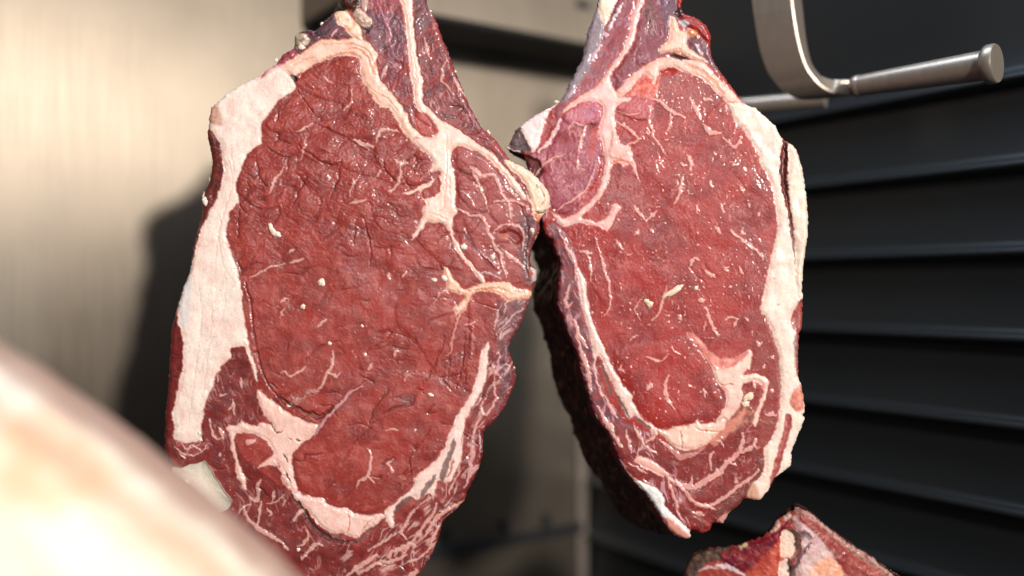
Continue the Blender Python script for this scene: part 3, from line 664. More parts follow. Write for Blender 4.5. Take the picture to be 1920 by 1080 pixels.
# purple-pink dried meat of the neck and the rib side
S.poly('1118,-40 1196,-40 1186,30 1180,67 1165,100 1140,135 1130,150 1110,168 1060,206 1046,240 1040,200 1075,140 1100,80', hx(144, 72, 86), m_neck, dh=1, soft=3, col2=hx(166, 70, 70), var=14, rough=.42)
S.poly('1209,-40 1262,-40 1275,20 1262,60 1250,85 1240,110 1200,128 1180,148 1160,172 1148,160 1146,138 1160,120 1185,90 1196,50', hx(142, 64, 78), m_neck, dh=1, soft=2.5, col2=hx(126, 50, 58), var=16, rough=.42)
S.poly('1150,128 1170,105 1190,80 1196,100 1176,128 1160,150 1150,146', hx(132, 32, 28), a=.7, soft=6)
S.poly('1205,10 1220,5 1232,30 1226,70 1212,60', hx(96, 48, 46), a=.8, soft=6, col2=hx(150, 100, 90), var=8)
S.poly('1225,-20 1268,0 1266,40 1250,60 1240,20', hx(92, 70, 92), a=.7, soft=8)
S.poly('1048,240 1060,210 1095,192 1128,192 1132,240 1130,320 1120,355 1085,392 1050,405 1035,392 1015,420 1000,390 990,330 985,298 1010,272 1030,262', hx(170, 84, 98), m_rib, soft=3, col2=hx(150, 50, 56), var=20, rough=.36, dh=1)
S.poly('1054,222 1080,196 1118,190 1130,205 1128,222 1100,232 1076,232 1056,246', hx(192, 110, 132), m_rib, a=.8, soft=6, col2=hx(206, 100, 112), var=14)
S.line('1052,220 1070,205 1090,194 1118,188', 5, hx(200, 60, 40), a=.8); S.line('1070,242 1080,230 1104,228 1128,216', 3.4, hx(176, 40, 40), a=.8)
S.poly('1107,250 1115,242 1124,246 1112,290 1104,300', hx(200, 60, 44), a=.6, soft=4)
S.poly('1130,300 1132,330 1120,355 1100,378 1085,392 1088,372 1110,345 1122,318', hx(180, 40, 34), a=.85, soft=3, dh=-1)
S.poly('1160,180 1190,180 1222,182 1226,205 1222,225 1190,222 1168,214 1158,200', hx(186, 76, 80), m_rib, soft=3, col2=hx(200, 96, 100), var=14)
S.poly('1144,345 1162,330 1200,340 1215,370 1200,390 1165,392 1150,380 1140,372', hx(160, 74, 72), soft=6, a=.6)
S.poly('1240,150 1262,128 1290,140 1320,160 1340,185 1300,210 1262,204 1238,180', hx(156, 76, 76), soft=10, a=.6, col2=hx(168, 80, 72), var=12)
S.poly('1190,140 1212,130 1236,130 1240,150 1226,186 1205,182 1180,180 1166,180 1180,164', hx(206, 74, 58), m_rib, dh=0, soft=3, col2=hx(230, 130, 110), var=11, rough=.25)
# left purple rim of the belly, lower belly and the cap muscle
S.poly('1021,439 1040,420 1062,440 1078,480 1090,520 1092,580 1110,640 1122,700 1140,745 1170,790 1190,800 1220,830 1240,880 1300,960 1340,990 1240,985 1190,915 1130,810 1095,725 1060,620 1038,560', hx(110, 58, 68), m_bel, soft=3, col2=hx(150, 60, 62), var=18, rough=.38, dh=1)
S.poly('1228,815 1260,838 1300,846 1340,830 1365,800 1400,775 1440,790 1460,790 1450,830 1428,850 1430,890 1404,930 1360,965 1310,1000 1240,985 1190,900 1150,820 1180,800', hx(142, 34, 30), m_bel, soft=3, col2=hx(120, 28, 26), var=22, rough=.38, dh=.6)
S.poly('1350,940 1385,915 1410,900 1420,860 1432,850 1428,900 1400,940 1360,975 1335,985', hx(112, 52, 42), m_bel, a=.8, soft=6)
S.poly('1433,591 1442,609 1450,631 1458,659 1462,692 1464,726 1462,759 1456,798 1444,826 1428,850 1415,830 1420,800 1433,752 1440,714 1428,705 1411,703 1403,700 1410,676 1409,655 1412,635 1426,600', hx(148, 42, 34), m_cap2, soft=1.2, col2=hx(144, 54, 46), var=26, rough=.42, dh=.8)
wr = np.clip(.10 + .2 * fbm(X, Y, 70, 59), .02, .32) * (1 - .7 * sst(480, 640, Y + .2 * (X - 1250)))
cr, k2 = lean_relief(S, wr, 9, .9, dir_=1.3, fine=.4, crack=.3)
S.r = np.where(S.lab == m_eye, .40, S.r)
em = (S.lab == m_eye).astype(float)
streaks(S, em * (1 - .5 * sst(500, 640, Y)), 1.45, 9, hx(212, 120, 112), a=.45, thr=.10, seed=2, aspect=4, dh=.3)
streaks(S, em, 1.15, 6.5, hx(200, 100, 94), a=.35, thr=.10, seed=12, aspect=3.0, dh=.15)
streaks(S, (S.lab == m_rib).astype(float), 1.9, 12, hx(222, 150, 152), a=.6, thr=.16, seed=5, aspect=2.6)
streaks(S, (S.lab == m_neck).astype(float), 1.8, 11, hx(206, 150, 166), a=.5, thr=.15, seed=6, aspect=3)
bm_ = (S.lab == m_bel).astype(float)
streaks(S, bm_ * (1 - sst(1180, 1230, X - (Y - 700) * .35)), 1.25, 11, hx(214, 160, 164), a=.7, thr=.16, seed=7, aspect=6)
streaks(S, bm_ * sst(1180, 1230, X - (Y - 700) * .35), -.6, 14, hx(216, 140, 130), a=.5, thr=.07, seed=8, aspect=2.5)
sp = sst(.55, .66, noise(X, Y, 6, 177)) * sst(-.2, .3, noise(X, Y, 50, 178)) * .7 * (em + .5)
sp = np.clip(sp, 0, 1); S.col = S.col * (1 - sp[:, None]) + hx(228, 160, 150) * sp[:, None]; S.h += .8 * sp
FR = hx(240, 202, 192); FR2 = hx(238, 186, 174); FCR = hx(236, 214, 196)
for q, dh, rd in (('1286,628 1310,655 1330,690 1350,735 1358,765 1335,792 1290,794 1240,804 1200,770 1165,715 1150,660 1200,640 1250,640', 3, 26), ('1052,222 1080,198 1118,190 1130,210 1126,232 1080,236', 3, 9), ('1060,245 1124,240 1128,310 1100,370 1060,400 1036,390 1020,330 1030,280', 2.5, 18), ('1162,184 1205,184 1222,206 1215,226 1185,222 1160,205', 2.5, 8), ('1250,900 1290,930 1320,945 1350,935 1400,895 1410,860 1380,870 1340,905 1300,920', 1.5, 10)):
    S.lobe(q, dh * .7, rd)
# ---- lavender membrane and cream fat on the neck's left side
S.poly('1118,-40 1121,0 1107,42 1096,81 1090,111 1073,144 1059,172 1046,194 1062,190 1082,162 1104,131 1112,106 1129,74 1133,48 1126,28 1119,6', hx(140, 122, 128), m_mem, dh=1.5, soft=3, col2=hx(158, 136, 144), var=20, rough=.5)
S.poly('1120,8 1128,-30 1165,-40 1158,0 1148,18 1140,42 1133,48 1126,30', hx(240, 228, 206), m_edge, dh=3, soft=1.5, fat=True)
S.line('1160,0 1150,20 1143,40', 3, hx(70, 50, 50), a=.8, dh=-2); S.line('1168,5 1156,25 1140,56', 5, hx(206, 190, 196), dh=1)
for q, w in (('1125,85 1115,105 1108,116', 7), ('1133,60 1136,70', 9), ('1080,165 1066,185', 4)): S.line(q, w, hx(214, 180, 192), a=.85, dh=1)
S.poly('1046,192 1037,194 1009,211 973,236 976,244 984,260 990,278 1001,286 1012,268 1018,246 1026,216 1037,200', hx(248, 226, 220), m_edge, dh=3, soft=1.2, col2=hx(244, 214, 214), var=16, fat=True, halo=hx(220, 110, 90), hw=3)
S.poly('973,236 962,250 954,269 958,280 975,286 990,284 996,282 986,262 978,246', hx(112, 84, 82), m_lump, dh=-1, soft=2, col2=hx(76, 60, 60), var=9, rough=.6)
S.line('948,275 956,281 974,285', 6, hx(240, 226, 226), dh=2, sm=True)
S.line('1050,225 1038,250 1024,272 1010,285', 8, hx(238, 196, 192), a=.85, dh=1.5); S.line('1026,220 1018,250 1012,266', 4, hx(206, 90, 90), a=.6)
S.poly('955,285 990,290 1012,300 1020,320 1005,345 990,320', hx(60, 26, 28), m_lump, soft=3, a=.9, dh=-5, col2=hx(120, 44, 38), var=6)
# ---- vertical seam and cross
S.poly('1196,-20 1209,-20 1209,0 1198,28 1193,61 1182,89 1168,111 1154,128 1146,138 1146,160 1157,172 1160,180 1176,181 1186,184 1176,190 1160,196 1154,206 1152,220 1154,232 1156,250 1163,267 1180,276 1190,303 1201,342 1195,330 1184,309 1171,311 1162,306 1148,310 1142,335 1130,366 1112,386 1095,402 1092,412 1104,411 1121,416 1137,409 1146,394 1148,384 1158,382 1166,389 1158,398 1149,417 1140,433 1134,429 1121,425 1101,421 1084,418 1057,426 1045,416 1036,398 1050,406 1060,411 1066,408 1087,394 1107,378 1123,353 1132,319 1134,300 1132,278 1126,261 1123,239 1131,217 1130,200 1118,189 1090,192 1062,208 1054,213 1066,197 1084,183 1112,167 1130,149 1137,136 1151,117 1168,94 1179,67 1184,33 1196,0',
       hx(242, 204, 196), m_s1, dh=2.6, soft=1.3, col2=hx(240, 178, 172), var=34, fat=True, halo=hx(206, 90, 84), hw=6, rough=.45, round_=7)
S.poly('1150,315 1160,308 1172,314 1170,332 1158,326 1148,334', hx(160, 84, 84), m_s1, soft=1.5, a=.8)
S.line('1148,308 1160,301 1178,306', 5, hx(226, 110, 80), a=.7, dh=-1)
S.poly('1150,232 1162,268 1182,276 1172,296 1150,300 1140,290', hx(240, 180, 168), m_s1, dh=2, soft=3, a=.7)
# ---- arch of fat over the eye, running into the outer cap
S.poly('1157,172 1176,150 1198,131 1226,114 1254,107 1287,110 1312,114 1328,125 1344,144 1367,164 1383,183 1400,197 1420,206 1410,215 1385,205 1364,196 1350,178 1333,161 1314,147 1292,139 1275,133 1261,125 1242,131 1234,142 1228,160 1222,150 1212,140 1201,144 1184,167 1168,181 1160,180', hx(242, 202, 190), m_s2, dh=3, soft=1.2, col2=hx(238, 178, 158), var=26, fat=True, halo=hx(196, 80, 66), hw=5, rough=.45, round_=8)
S.line('1290,124 1312,132 1334,150 1356,176', 7, hx(222, 156, 118), a=.65, dh=-1, soft=2.5); S.line('1280,130 1305,142 1330,160 1352,182', 2, hx(232, 196, 190), dh=1)
S.poly('1236,134 1250,127 1264,128 1274,136 1256,142 1240,144', hx(176, 44, 34), a=.9, dh=-3, soft=3)
S.poly('1255,30 1267,33 1273,54 1284,58 1292,53 1304,58 1298,68 1288,74 1290,88 1302,98 1317,106 1330,119 1318,116 1292,107 1272,96 1252,98 1236,98 1240,86 1253,75 1256,56', hx(236, 188, 164), m_s6, dh=3.5, soft=1.5, col2=hx(238, 206, 190), var=12, fat=True, halo=hx(170, 80, 80), hw=4)
S.line('1245,98 1262,96 1280,104', 5, hx(226, 146, 108), a=.6, soft=2); S.poly('1254,104 1264,101 1280,104 1294,110 1278,113 1262,110', hx(76, 44, 36), dh=-5, soft=1.6); S.line('1248,104 1256,107', 4, hx(226, 220, 226), dh=1)  # brown lens shape is crevice shade painted in, also recessed
S.poly('1281,-40 1284,10 1290,25 1306,32 1325,48 1334,67 1333,88 1322,78 1312,66 1300,56 1285,50 1274,36 1268,20 1272,-40', hx(146, 42, 48), m_lump, dh=4, soft=1.5, col2=hx(186, 60, 46), var=9, rough=.32)
S.poly('1262,24 1275,14 1284,26 1272,34', hx(58, 42, 44), dh=-3, soft=2, a=.9); S.poly('1273,40 1284,38 1292,45 1280,50', hx(214, 216, 220), dh=1, soft=1.5, a=.9)
S.poly('1290,60 1302,54 1314,66 1308,76 1296,72', hx(206, 120, 66), dh=2, soft=2, a=.8); S.poly('1288,74 1306,68 1322,78 1333,95 1344,122 1352,140 1335,126 1318,106 1300,98', hx(104, 62, 72), m_lump, soft=2.5, col2=hx(150, 90, 96), var=9, dh=1)
S.line('1302,82 1308,92 1318,104', 5, hx(220, 190, 196), a=.8, dh=1); S.line('1345,122 1360,142 1378,166 1400,192', 5, hx(160, 70, 80), a=.8)
# ---- outer fat cap
S.poly('1364,194 1375,192 1400,194 1417,199 1436,215 1456,234 1468,258 1478,262 1496,278 1508,317 1518,375 1520,428 1513,478 1509,528 1508,560 1498,572 1489,584 1482,601 1488,616 1494,630 1494,700 1500,712 1506,726 1511,770 1507,778 1512,786 1499,819 1488,849 1487,874 1458,896 1440,926 1423,941 1406,936 1404,921 1413,905 1428,891 1434,872 1432,841 1444,826 1456,798 1462,759 1464,726 1462,692 1458,659 1450,631 1442,609 1433,591 1428,589 1426,576 1431,553 1439,517 1444,489 1451,461 1457,433 1457,406 1453,383 1451,361 1444,342 1436,322 1424,306 1422,286 1419,283 1406,264 1394,242 1378,228 1372,214',
       hx(242, 222, 206), m_cap, dh=3.0, soft=1.3, col2=hx(242, 208, 196), var=50, fat=True, halo=hx(206, 110, 92), hw=4, rough=.42, round_=9)
S.poly('1476,266 1480,264 1496,278 1508,317 1518,375 1520,428 1513,478 1509,528 1498,560 1490,520 1491,480 1487,440 1478,390 1474,340 1479,300', hx(232, 214, 196), m_flap, dh=2.5, soft=1.5, col2=hx(228, 204, 184), var=40, fat=True, round_=10)
S.poly('1468,260 1477,268 1478,300 1477,335 1481,380 1487,420 1490,455 1491,500 1487,470 1481,430 1474,392 1465,356 1461,320 1463,285', hx(84, 32, 30), m_flap, dh=-7, soft=1.8, col2=hx(140, 60, 50), var=12)
S.poly('1500,560 1507,568 1507,605 1500,628 1489,618 1482,602 1489,582', hx(150, 56, 52), m_cap, dh=-1, soft=2, col2=hx(176, 90, 80), var=7)
S.poly('1494,625 1501,630 1500,700 1494,704 1490,670 1488,640', hx(176, 110, 110), m_cap, soft=2.5, a=.85, col2=hx(110, 52, 56), var=8)
S.poly('1484,738 1492,726 1502,722 1508,740 1506,765 1494,772 1484,762 1480,748', hx(224, 130, 104), m_cap, dh=1, soft=2.5, a=.85, col2=hx(196, 84, 62), var=7)
S.poly('1475,776 1484,780 1482,806 1473,838 1464,872 1456,892 1446,915 1442,905 1450,872 1458,841 1467,813', hx(164, 68, 60), m_cap, dh=-1.5, soft=1.6, col2=hx(190, 110, 104), var=12)
S.poly('1448,900 1458,894 1448,915 1440,925', hx(130, 50, 50), a=.9)
S.poly('1408,905 1420,915 1424,936 1406,938 1400,930', hx(206, 150, 116), m_cap, a=.8, soft=3)
for x, y, r in ((1451, 522, 3), (1459, 570, 3), (1475, 696, 3), (1450, 640, 0.1)): S.line('%f,%f %f,%f' % (x - r, y, x + r, y + 1), 4, hx(220, 130, 110), a=.7, sm=False)
# ---- curved seam under the eye
S.poly('1286,624 1300,626 1317,642 1331,659 1350,671 1372,671 1392,663 1408,655 1410,676 1403,692 1394,703 1411,700 1428,704 1441,713 1439,731 1433,751 1425,773 1418,798 1411,790 1422,759 1431,734 1428,720 1412,713 1398,722 1392,742 1389,760 1372,781 1356,798 1346,812 1330,812 1338,800 1350,776 1361,756 1361,739 1353,726 1342,714 1336,692 1325,676 1311,651 1297,636',
       hx(240, 212, 194), m_s3, dh=3, soft=1.2, col2=hx(240, 190, 180), var=22, fat=True, halo=hx(196, 84, 72), hw=4, round_=7)
S.poly('1286,624 1300,626 1317,642 1331,659 1350,671 1372,671 1392,663 1404,660 1392,676 1372,688 1352,693 1338,690 1325,676 1311,651 1297,636', hx(222, 130, 118), m_s3, soft=2, a=.85, dh=-1.5, col2=hx(204, 92, 80), var=14)
S.poly('1391,722 1402,716 1416,722 1426,734 1420,756 1410,770 1400,764 1408,748 1394,748', hx(140, 44, 40), m_cap2, soft=1.5, dh=-1, col2=hx(156, 60, 56), var=10); S.line('1350,722 1364,721 1376,722', 2, hx(206, 110, 90), dh=-1)
S.poly('1380,770 1392,762 1404,764 1414,774 1410,790 1390,800 1372,812 1366,800', hx(120, 54, 44), m_cap2, a=.85, soft=4, col2=hx(200, 120, 96), var=8)
S.line('1412,720 1418,730', 6, hx(232, 180, 166), dh=1)
# ---- fat lens and lower network
S.poly('1231,804 1251,807 1264,799 1280,800 1292,798 1302,793 1309,785 1315,794 1344,790 1356,782 1364,790 1350,811 1333,824 1321,836 1301,843 1279,843 1262,836 1247,822', hx(242, 208, 192), m_s4, dh=3.6, soft=1.2, col2=hx(240, 192, 172), var=22, fat=True, halo=hx(206, 120, 100), hw=4)
S.line('1279,802 1276,820 1279,842', 2, hx(206, 120, 90), dh=-2); S.line('1300,802 1325,808 1348,810', 1.8, hx(206, 130, 100), dh=-1.5)
S.line('1238,826 1262,846 1276,856 1300,852 1322,838', 10, hx(214, 148, 140), a=.7, dh=.6, taper=.8)
S.poly('1364,790 1384,778 1400,760 1392,790 1360,820 1340,836 1330,826 1350,811', hx(228, 150, 130), m_s4, a=.7, soft=3, dh=1, fat=True)
S.poly('1082,500 1090,510 1098,522 1101,553 1107,592 1121,626 1134,653 1146,681 1162,712 1176,731 1187,741 1186,751 1196,770 1207,787 1229,801 1233,812 1228,818 1218,804 1204,788 1190,779 1180,786 1171,770 1164,752 1154,735 1148,716 1141,705 1134,688 1126,671 1118,668 1118,698 1126,726 1134,741 1128,742 1116,700 1112,655 1106,626 1098,601 1091,576 1087,553 1083,520', hx(242, 212, 202), m_s5, dh=2.4, soft=1.1, col2=hx(240, 196, 184), var=28, fat=True, halo=hx(196, 100, 90), hw=3.5)
for q in ('1126,671 1134,687 1141,709 1149,738 1146,745 1139,731 1132,704 1125,684', '1154,734 1166,752 1180,777 1181,785 1173,781 1161,759 1155,743', '1190,778 1204,787 1221,803 1212,803 1193,788'):
    S.poly(q, SLIT, dh=-.8, a=.85, soft=1.3, rough=.6)
S.poly('1190,863 1196,855 1218,858 1240,874 1251,891 1240,892 1222,884 1202,874', hx(238, 182, 172), m_s6, dh=1.5, soft=1.3, fat=True)
MR = hx(228, 168, 158)
for q, w in (('1245,886 1254,896 1271,907 1301,913 1329,898 1348,886 1362,869 1384,850 1390,834 1393,812', 11), ('1253,898 1271,908 1290,930 1307,945 1329,948 1357,933 1382,913 1404,899 1423,880', 7), ('1305,944 1322,950 1342,956', 6), ('1248,892 1262,925 1270,952', 5), ('1298,960 1310,962 1321,965', 6), ('1334,882 1330,858 1338,847', 5), ('1384,850 1400,844 1412,836 1422,840', 8), ('1412,836 1416,822', 7), ('1298,911 1296,894', 4),
             ('1187,797 1196,812 1205,830 1198,845 1196,856', 5), ('1228,806 1226,820 1206,832', 5.5), ('1204,830 1216,842 1232,852', 4.5), ('1173,806 1178,828 1184,850', 5), ('1178,868 1196,878 1214,888', 3), ('1262,935 1272,962 1284,985', 4), ('1370,868 1380,872', 6), ('1378,898 1382,906', 6), ('1340,826 1352,830 1356,840', 4),
             ('1221,186 1240,192 1257,208 1283,220', 8), ('1257,208 1258,231 1250,246', 6), ('1154,228 1179,242 1198,261', 6.5), ('1200,261 1185,268 1172,274', 7), ('1221,200 1217,222 1226,256 1246,290', 4.5), ('1292,186 1306,204 1312,224', 8), ('1318,233 1333,248 1350,250', 9), ('1356,258 1374,275 1381,272 1389,259', 6), ('1318,184 1334,188', 7), ('1160,210 1180,216 1200,214', 3),
             ('1098,236 1090,261 1083,290', 5), ('1067,244 1074,233 1096,236', 5), ('1046,395 1060,383 1080,372 1100,352 1115,320', 5), ('1000,330 1030,300 1060,290', 4), ('1082,300 1082,318', 5), ('1030,380 1024,410', 3),
             ('1115,444 1122,466 1129,490 1136,515 1143,539 1144,576 1132,593', 4.5), ('1101,472 1106,500 1107,528', 3.5), ('1154,450 1168,470', 5), ('1187,386 1200,402 1212,415', 6), ('1212,412 1224,404 1230,396', 7), ('1085,470 1110,476', 6), ('1190,440 1196,436', 6), ('1222,436 1220,428', 5),
             ('1254,703 1246,720 1250,744 1264,768', 6), ('1222,720 1212,731', 9), ('1209,670 1224,674 1238,678', 4), ('1240,678 1250,664', 3), ('1322,576 1333,606 1347,631', 6), ('1312,562 1318,566', 12), ('1322,602 1320,620', 3.5), ('1217,570 1222,574', 10), ('1250,536 1244,559 1236,585 1222,603', 4), ('1205,555 1190,580 1200,600', 2.6), ('1270,592 1278,602', 6),
             ('1289,290 1295,306 1294,320', 7), ('1276,306 1282,312', 8), ('1280,330 1275,362 1264,384', 6), ('1305,385 1308,400', 5), ('1322,508 1338,519', 8), ('1356,502 1364,508', 9), ('1386,503 1394,513', 6), ('1300,483 1294,498', 8), ('1300,482 1312,488', 5), ('1370,434 1390,450 1415,468 1432,486', 5), ('1389,432 1394,440', 7), ('1340,425 1352,440', 6), ('1350,382 1356,398', 5), ('1330,340 1336,352', 6), ('1388,350 1392,362', 5), ('1402,384 1406,390', 6), ('1420,400 1423,404', 6), ('1372,306 1376,310', 8), ('1340,285 1342,292', 6),
             ('1360,600 1370,594 1384,600', 4), ('1416,640 1422,648 1428,644', 6), ('1446,668 1450,672', 7), ('1430,688 1434,690', 8), ('1446,730 1448,735', 6), ('1436,778 1446,776 1454,780', 8), ('1380,600 1376,612', 5), ('1398,596 1402,602', 5),
             ('1260,655 1275,665', 3), ('1290,720 1296,726', 5), ('1318,730 1322,745', 5), ('1180,640 1195,628', 3), ('1160,690 1172,700', 3),
             ('1068,534 1060,562 1064,575 1074,566', 5), ('1076,601 1084,626 1101,653', 7), ('1079,628 1090,660 1101,692 1107,731', 8), ('1120,760 1135,790 1150,815 1165,838', 7), ('1143,794 1150,810', 8), ('1046,428 1062,464 1079,492 1078,528', 5), ('1135,745 1145,765 1158,785', 6), ('1088,690 1094,715 1104,745', 4), ('1160,860 1180,890 1200,905', 4), ('1206,900 1230,915', 5)):
    S.line(q, w, MR, a=.85, dh=.9)
# bluish-white strip of fat along the lower left rim
S.poly('1190,902 1205,903 1218,908 1234,916 1246,932 1248,949 1262,963 1279,980 1296,997 1298,1008 1284,1013 1262,1002 1246,983 1234,963 1221,941 1206,922', hx(238, 236, 236), m_edge, dh=5, soft=1.4, col2=hx(226, 218, 210), var=14, fat=True, rough=.35, round_=7)
S.poly('1238,968 1252,970 1270,985 1290,1000 1296,1010 1284,1014 1262,1004 1246,984', hx(216, 120, 92), m_edge, soft=3, a=.8, dh=0)
S.poly('1345,975 1362,962 1372,960 1360,985 1350,986', hx(214, 150, 140), a=.85, dh=1)
root_r = empty('rib_steak', (0.12, 0.82, 0.20), 'redder rib steak with a blackened shaded flank, hanging before the black ribbed wall', 'steak', 'rib steaks hung up side by side')
S.build(root_r, matf)
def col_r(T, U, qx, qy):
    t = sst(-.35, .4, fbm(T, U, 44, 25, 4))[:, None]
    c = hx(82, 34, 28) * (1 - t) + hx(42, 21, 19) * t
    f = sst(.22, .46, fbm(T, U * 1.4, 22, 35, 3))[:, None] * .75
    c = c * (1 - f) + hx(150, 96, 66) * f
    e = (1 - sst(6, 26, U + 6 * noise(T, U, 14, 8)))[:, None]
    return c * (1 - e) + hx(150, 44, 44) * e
def shr(x, y):
    k = float(sst(330, 450, np.array([y]))[0])
    left = 1 - float(sst(1120, 1320, np.array([x]))[0])
    return (-(60 * k + .085 * max(0, y - 480)) + 70 * (1 - k) * left - 40 * (1 - k) * (1 - left), 14 - 20 * float(sst(500, 650, np.array([y]))[0]) + 30 * float(sst(760, 960, np.array([y]))[0]))
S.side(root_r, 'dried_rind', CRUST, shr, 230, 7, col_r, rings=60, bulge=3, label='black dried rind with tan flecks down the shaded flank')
for i, (x, y, sz, el_, an) in enumerate(((1261, 547, 9, 2.6, -.55), (1272, 540, 6, 1.8, -.6), (1218, 570, 6.5, 1.1, 0), (1212, 565, 5, 1.1, 0), (1305, 540, 4.5, 1, 0), (1404, 744, 9, 1.5, -.6), (1398, 757, 7, 1.3, 0), (1148, 800, 4, 1.4, 1.2), (1165, 835, 3, 1.5, 1), (1353, 820, 3, 1, 0), (1039, 394, 3, 1, 0), (1044, 190, 4, 1.4, .3))):
    S.crumb(root_r, x, y, sz * .9, hx(240, 212, 186), 700 + i, elong=el_, ang=an)
# ================================================================== the cut joint whose peak rises at the lower right
OUT_B = P('1283,1100 1283,1080 1297,1047 1322,1033 1361,1027 1386,1022 1400,1016 1422,1008 1444,991 1456,972 1472,961 1486,949 1494,947 1517,958 1544,980 1572,1002 1603,1024 1639,1047 1675,1074 1730,1110 1760,1150 1770,1250 1700,1330 1500,1370 1350,1340 1290,1260 1270,1180')
B = Slab(OUT_B, 1.8, 0.80, math.radians(-6), (1500, 1050), 900, edge_drop=10)
b_m = B.name('shank_meat'); b_f = B.name('fat_layer'); b_s = B.name('silverskin'); b_r = B.name('dried_edge')
X, Y = B.X, B.Y
B.col[:] = hx(166, 62, 52)
B.h += -.35 * np.abs(X - 1500) * .5 + 20
B.poly('1486,958 1456,988 1430,1008 1390,1022 1347,1038 1361,1058 1400,1072 1450,1052 1461,1002 1481,980', hx(140, 34, 44), b_m, dh=3, soft=3, col2=hx(110, 34, 50), var=20, rough=.28)
B.poly('1440,1030 1462,1010 1466,1060 1460,1100 1420,1110 1400,1080', hx(188, 66, 54), b_m, soft=5, dh=1, col2=hx(214, 104, 82), var=14, rough=.3)
B.poly('1464,996 1476,990 1490,994 1496,1010 1494,1032 1480,1044 1464,1040 1462,1020', hx(238, 212, 194), b_f, dh=3, soft=2, fat=True)
B.poly('1462,1048 1478,1046 1484,1066 1478,1100 1460,1100 1458,1070', hx(236, 210, 196), b_f, dh=3, soft=2, fat=True)
B.poly('1484,966 1500,962 1540,1000 1560,1026 1580,1048 1570,1090 1490,1100 1482,1060 1496,1036 1500,1010 1490,990', hx(220, 188, 182), b_s, dh=2, soft=3, col2=hx(200, 152, 154), var=16, rough=.32)
B.poly('1494,990 1508,990 1520,1000 1516,1006 1500,1000', hx(84, 40, 56), a=.9, soft=2.5, dh=-1)
B.line('1516,1014 1500,1032 1488,1056 1476,1072', 8, hx(104, 60, 74), a=.85, dh=-2)
B.poly('1512,1070 1530,1048 1552,1040 1572,1056 1580,1075 1560,1090 1510,1100', hx(232, 158, 118), b_f, soft=5, a=.9, col2=hx(236, 190, 170), var=16)
B.poly('1494,954 1530,985 1560,1010 1590,1040 1630,1070 1700,1120 1600,1130 1580,1070 1550,1025 1520,992 1490,966', hx(136, 46, 42), b_m, soft=3, dh=1, col2=hx(160, 66, 58), var=16)
B.poly('1486,949 1494,947 1517,958 1544,980 1572,1002 1603,1024 1639,1047 1690,1082 1720,1110 1700,1112 1640,1066 1600,1040 1566,1012 1534,984 1510,966 1490,956', hx(196, 150, 136), b_r, soft=1.6, dh=2, col2=hx(130, 70, 70), var=9)
B.poly('1283,1100 1297,1047 1322,1033 1361,1027 1375,1030 1350,1040 1356,1052 1330,1056 1310,1080 1300,1110', hx(104, 76, 62), b_r, soft=3, dh=1, col2=hx(60, 40, 34), var=12)
B.line('1340,1062 1370,1066 1395,1078', 9, hx(230, 200, 206), dh=1.5); B.line('1312,1075 1330,1066 1350,1068', 5, hx(220, 180, 180), dh=1)
B.poly('1440,994 1456,970 1462,984 1452,994', hx(226, 176, 160), b_r, dh=3); B.poly('1466,962 1476,958 1482,966 1472,972', hx(230, 186, 170), b_r, dh=3); B.poly('1384,1020 1398,1014 1402,1022 1390,1028', hx(222, 190, 150), b_r, dh=3)
B.h += .5 * fbm(X, Y, 5, 901, 2) + 2 * fbm(X, Y, 24, 902, 3)
streaks(B, (B.lab == b_m).astype(float), .7, 12, hx(214, 130, 110), a=.4, thr=.12, seed=3, aspect=3)
root_b = empty('beef_joint', (0.22, 0.84, -0.22), 'cut beef joint whose pointed red and cream top rises below the redder steak', 'meat joint')
B.build(root_b, matf)
B.side(root_b, 'dried_rind', CRUST, lambda x, y: (46, 60), 130, 5, col_l, n_pts=260, rings=20)
# ================================================================== the cabinet: steel wall, black ribbed wall, steel ledge, bracket
hz = 540
corner = Vector(((1100 - 960) / F * 1.40, 1.40, 0))
a1 = math.radians(56.2); d1 = Vector((math.sin(a1), math.cos(a1), 0)); n1 = Vector((d1.y, -d1.x, 0))        # steel wall runs along d1 into the corner
a2 = math.radians(-33.8); d2 = Vector((math.sin(a2), math.cos(a2), 0)); n2 = Vector((-d2.y, d2.x, 0))       # ribbed wall
def on_wall(px, py, d=d1, o=corner):
    """where the sight line through a photograph point meets a wall: (distance back from the corner, height)"""
    r = Vector(((px - 960) / F, 1, -(py - 540) / F))
    n = Vector((d.y, -d.x, 0)); t = o.dot(n) / r.dot(n)
    p = r * t
    return -(p - o).dot(d), p.z, p
def box_on(name, mat, parent, u0, u1, p0, p1, z0, z1, d=d1, n=n1, bev=0.0008):
    V = []
    for u in (u0, u1):
        for p in (p0, p1):
            for z in (z0, z1):
                V.append(corner - d * u + n * p + Vector((0, 0, z)))
    Fs = [(0, 1, 3, 2), (4, 6, 7, 5), (0, 4, 5, 1), (2, 3, 7, 6), (0, 2, 6, 4), (1, 5, 7, 3)]
    o = mesh_obj(name, V, Fs, mat, parent, smooth=False)
    if bev:
        b = o.modifiers.new('bevel', 'BEVEL'); b.width = bev; b.segments = 2
    return o
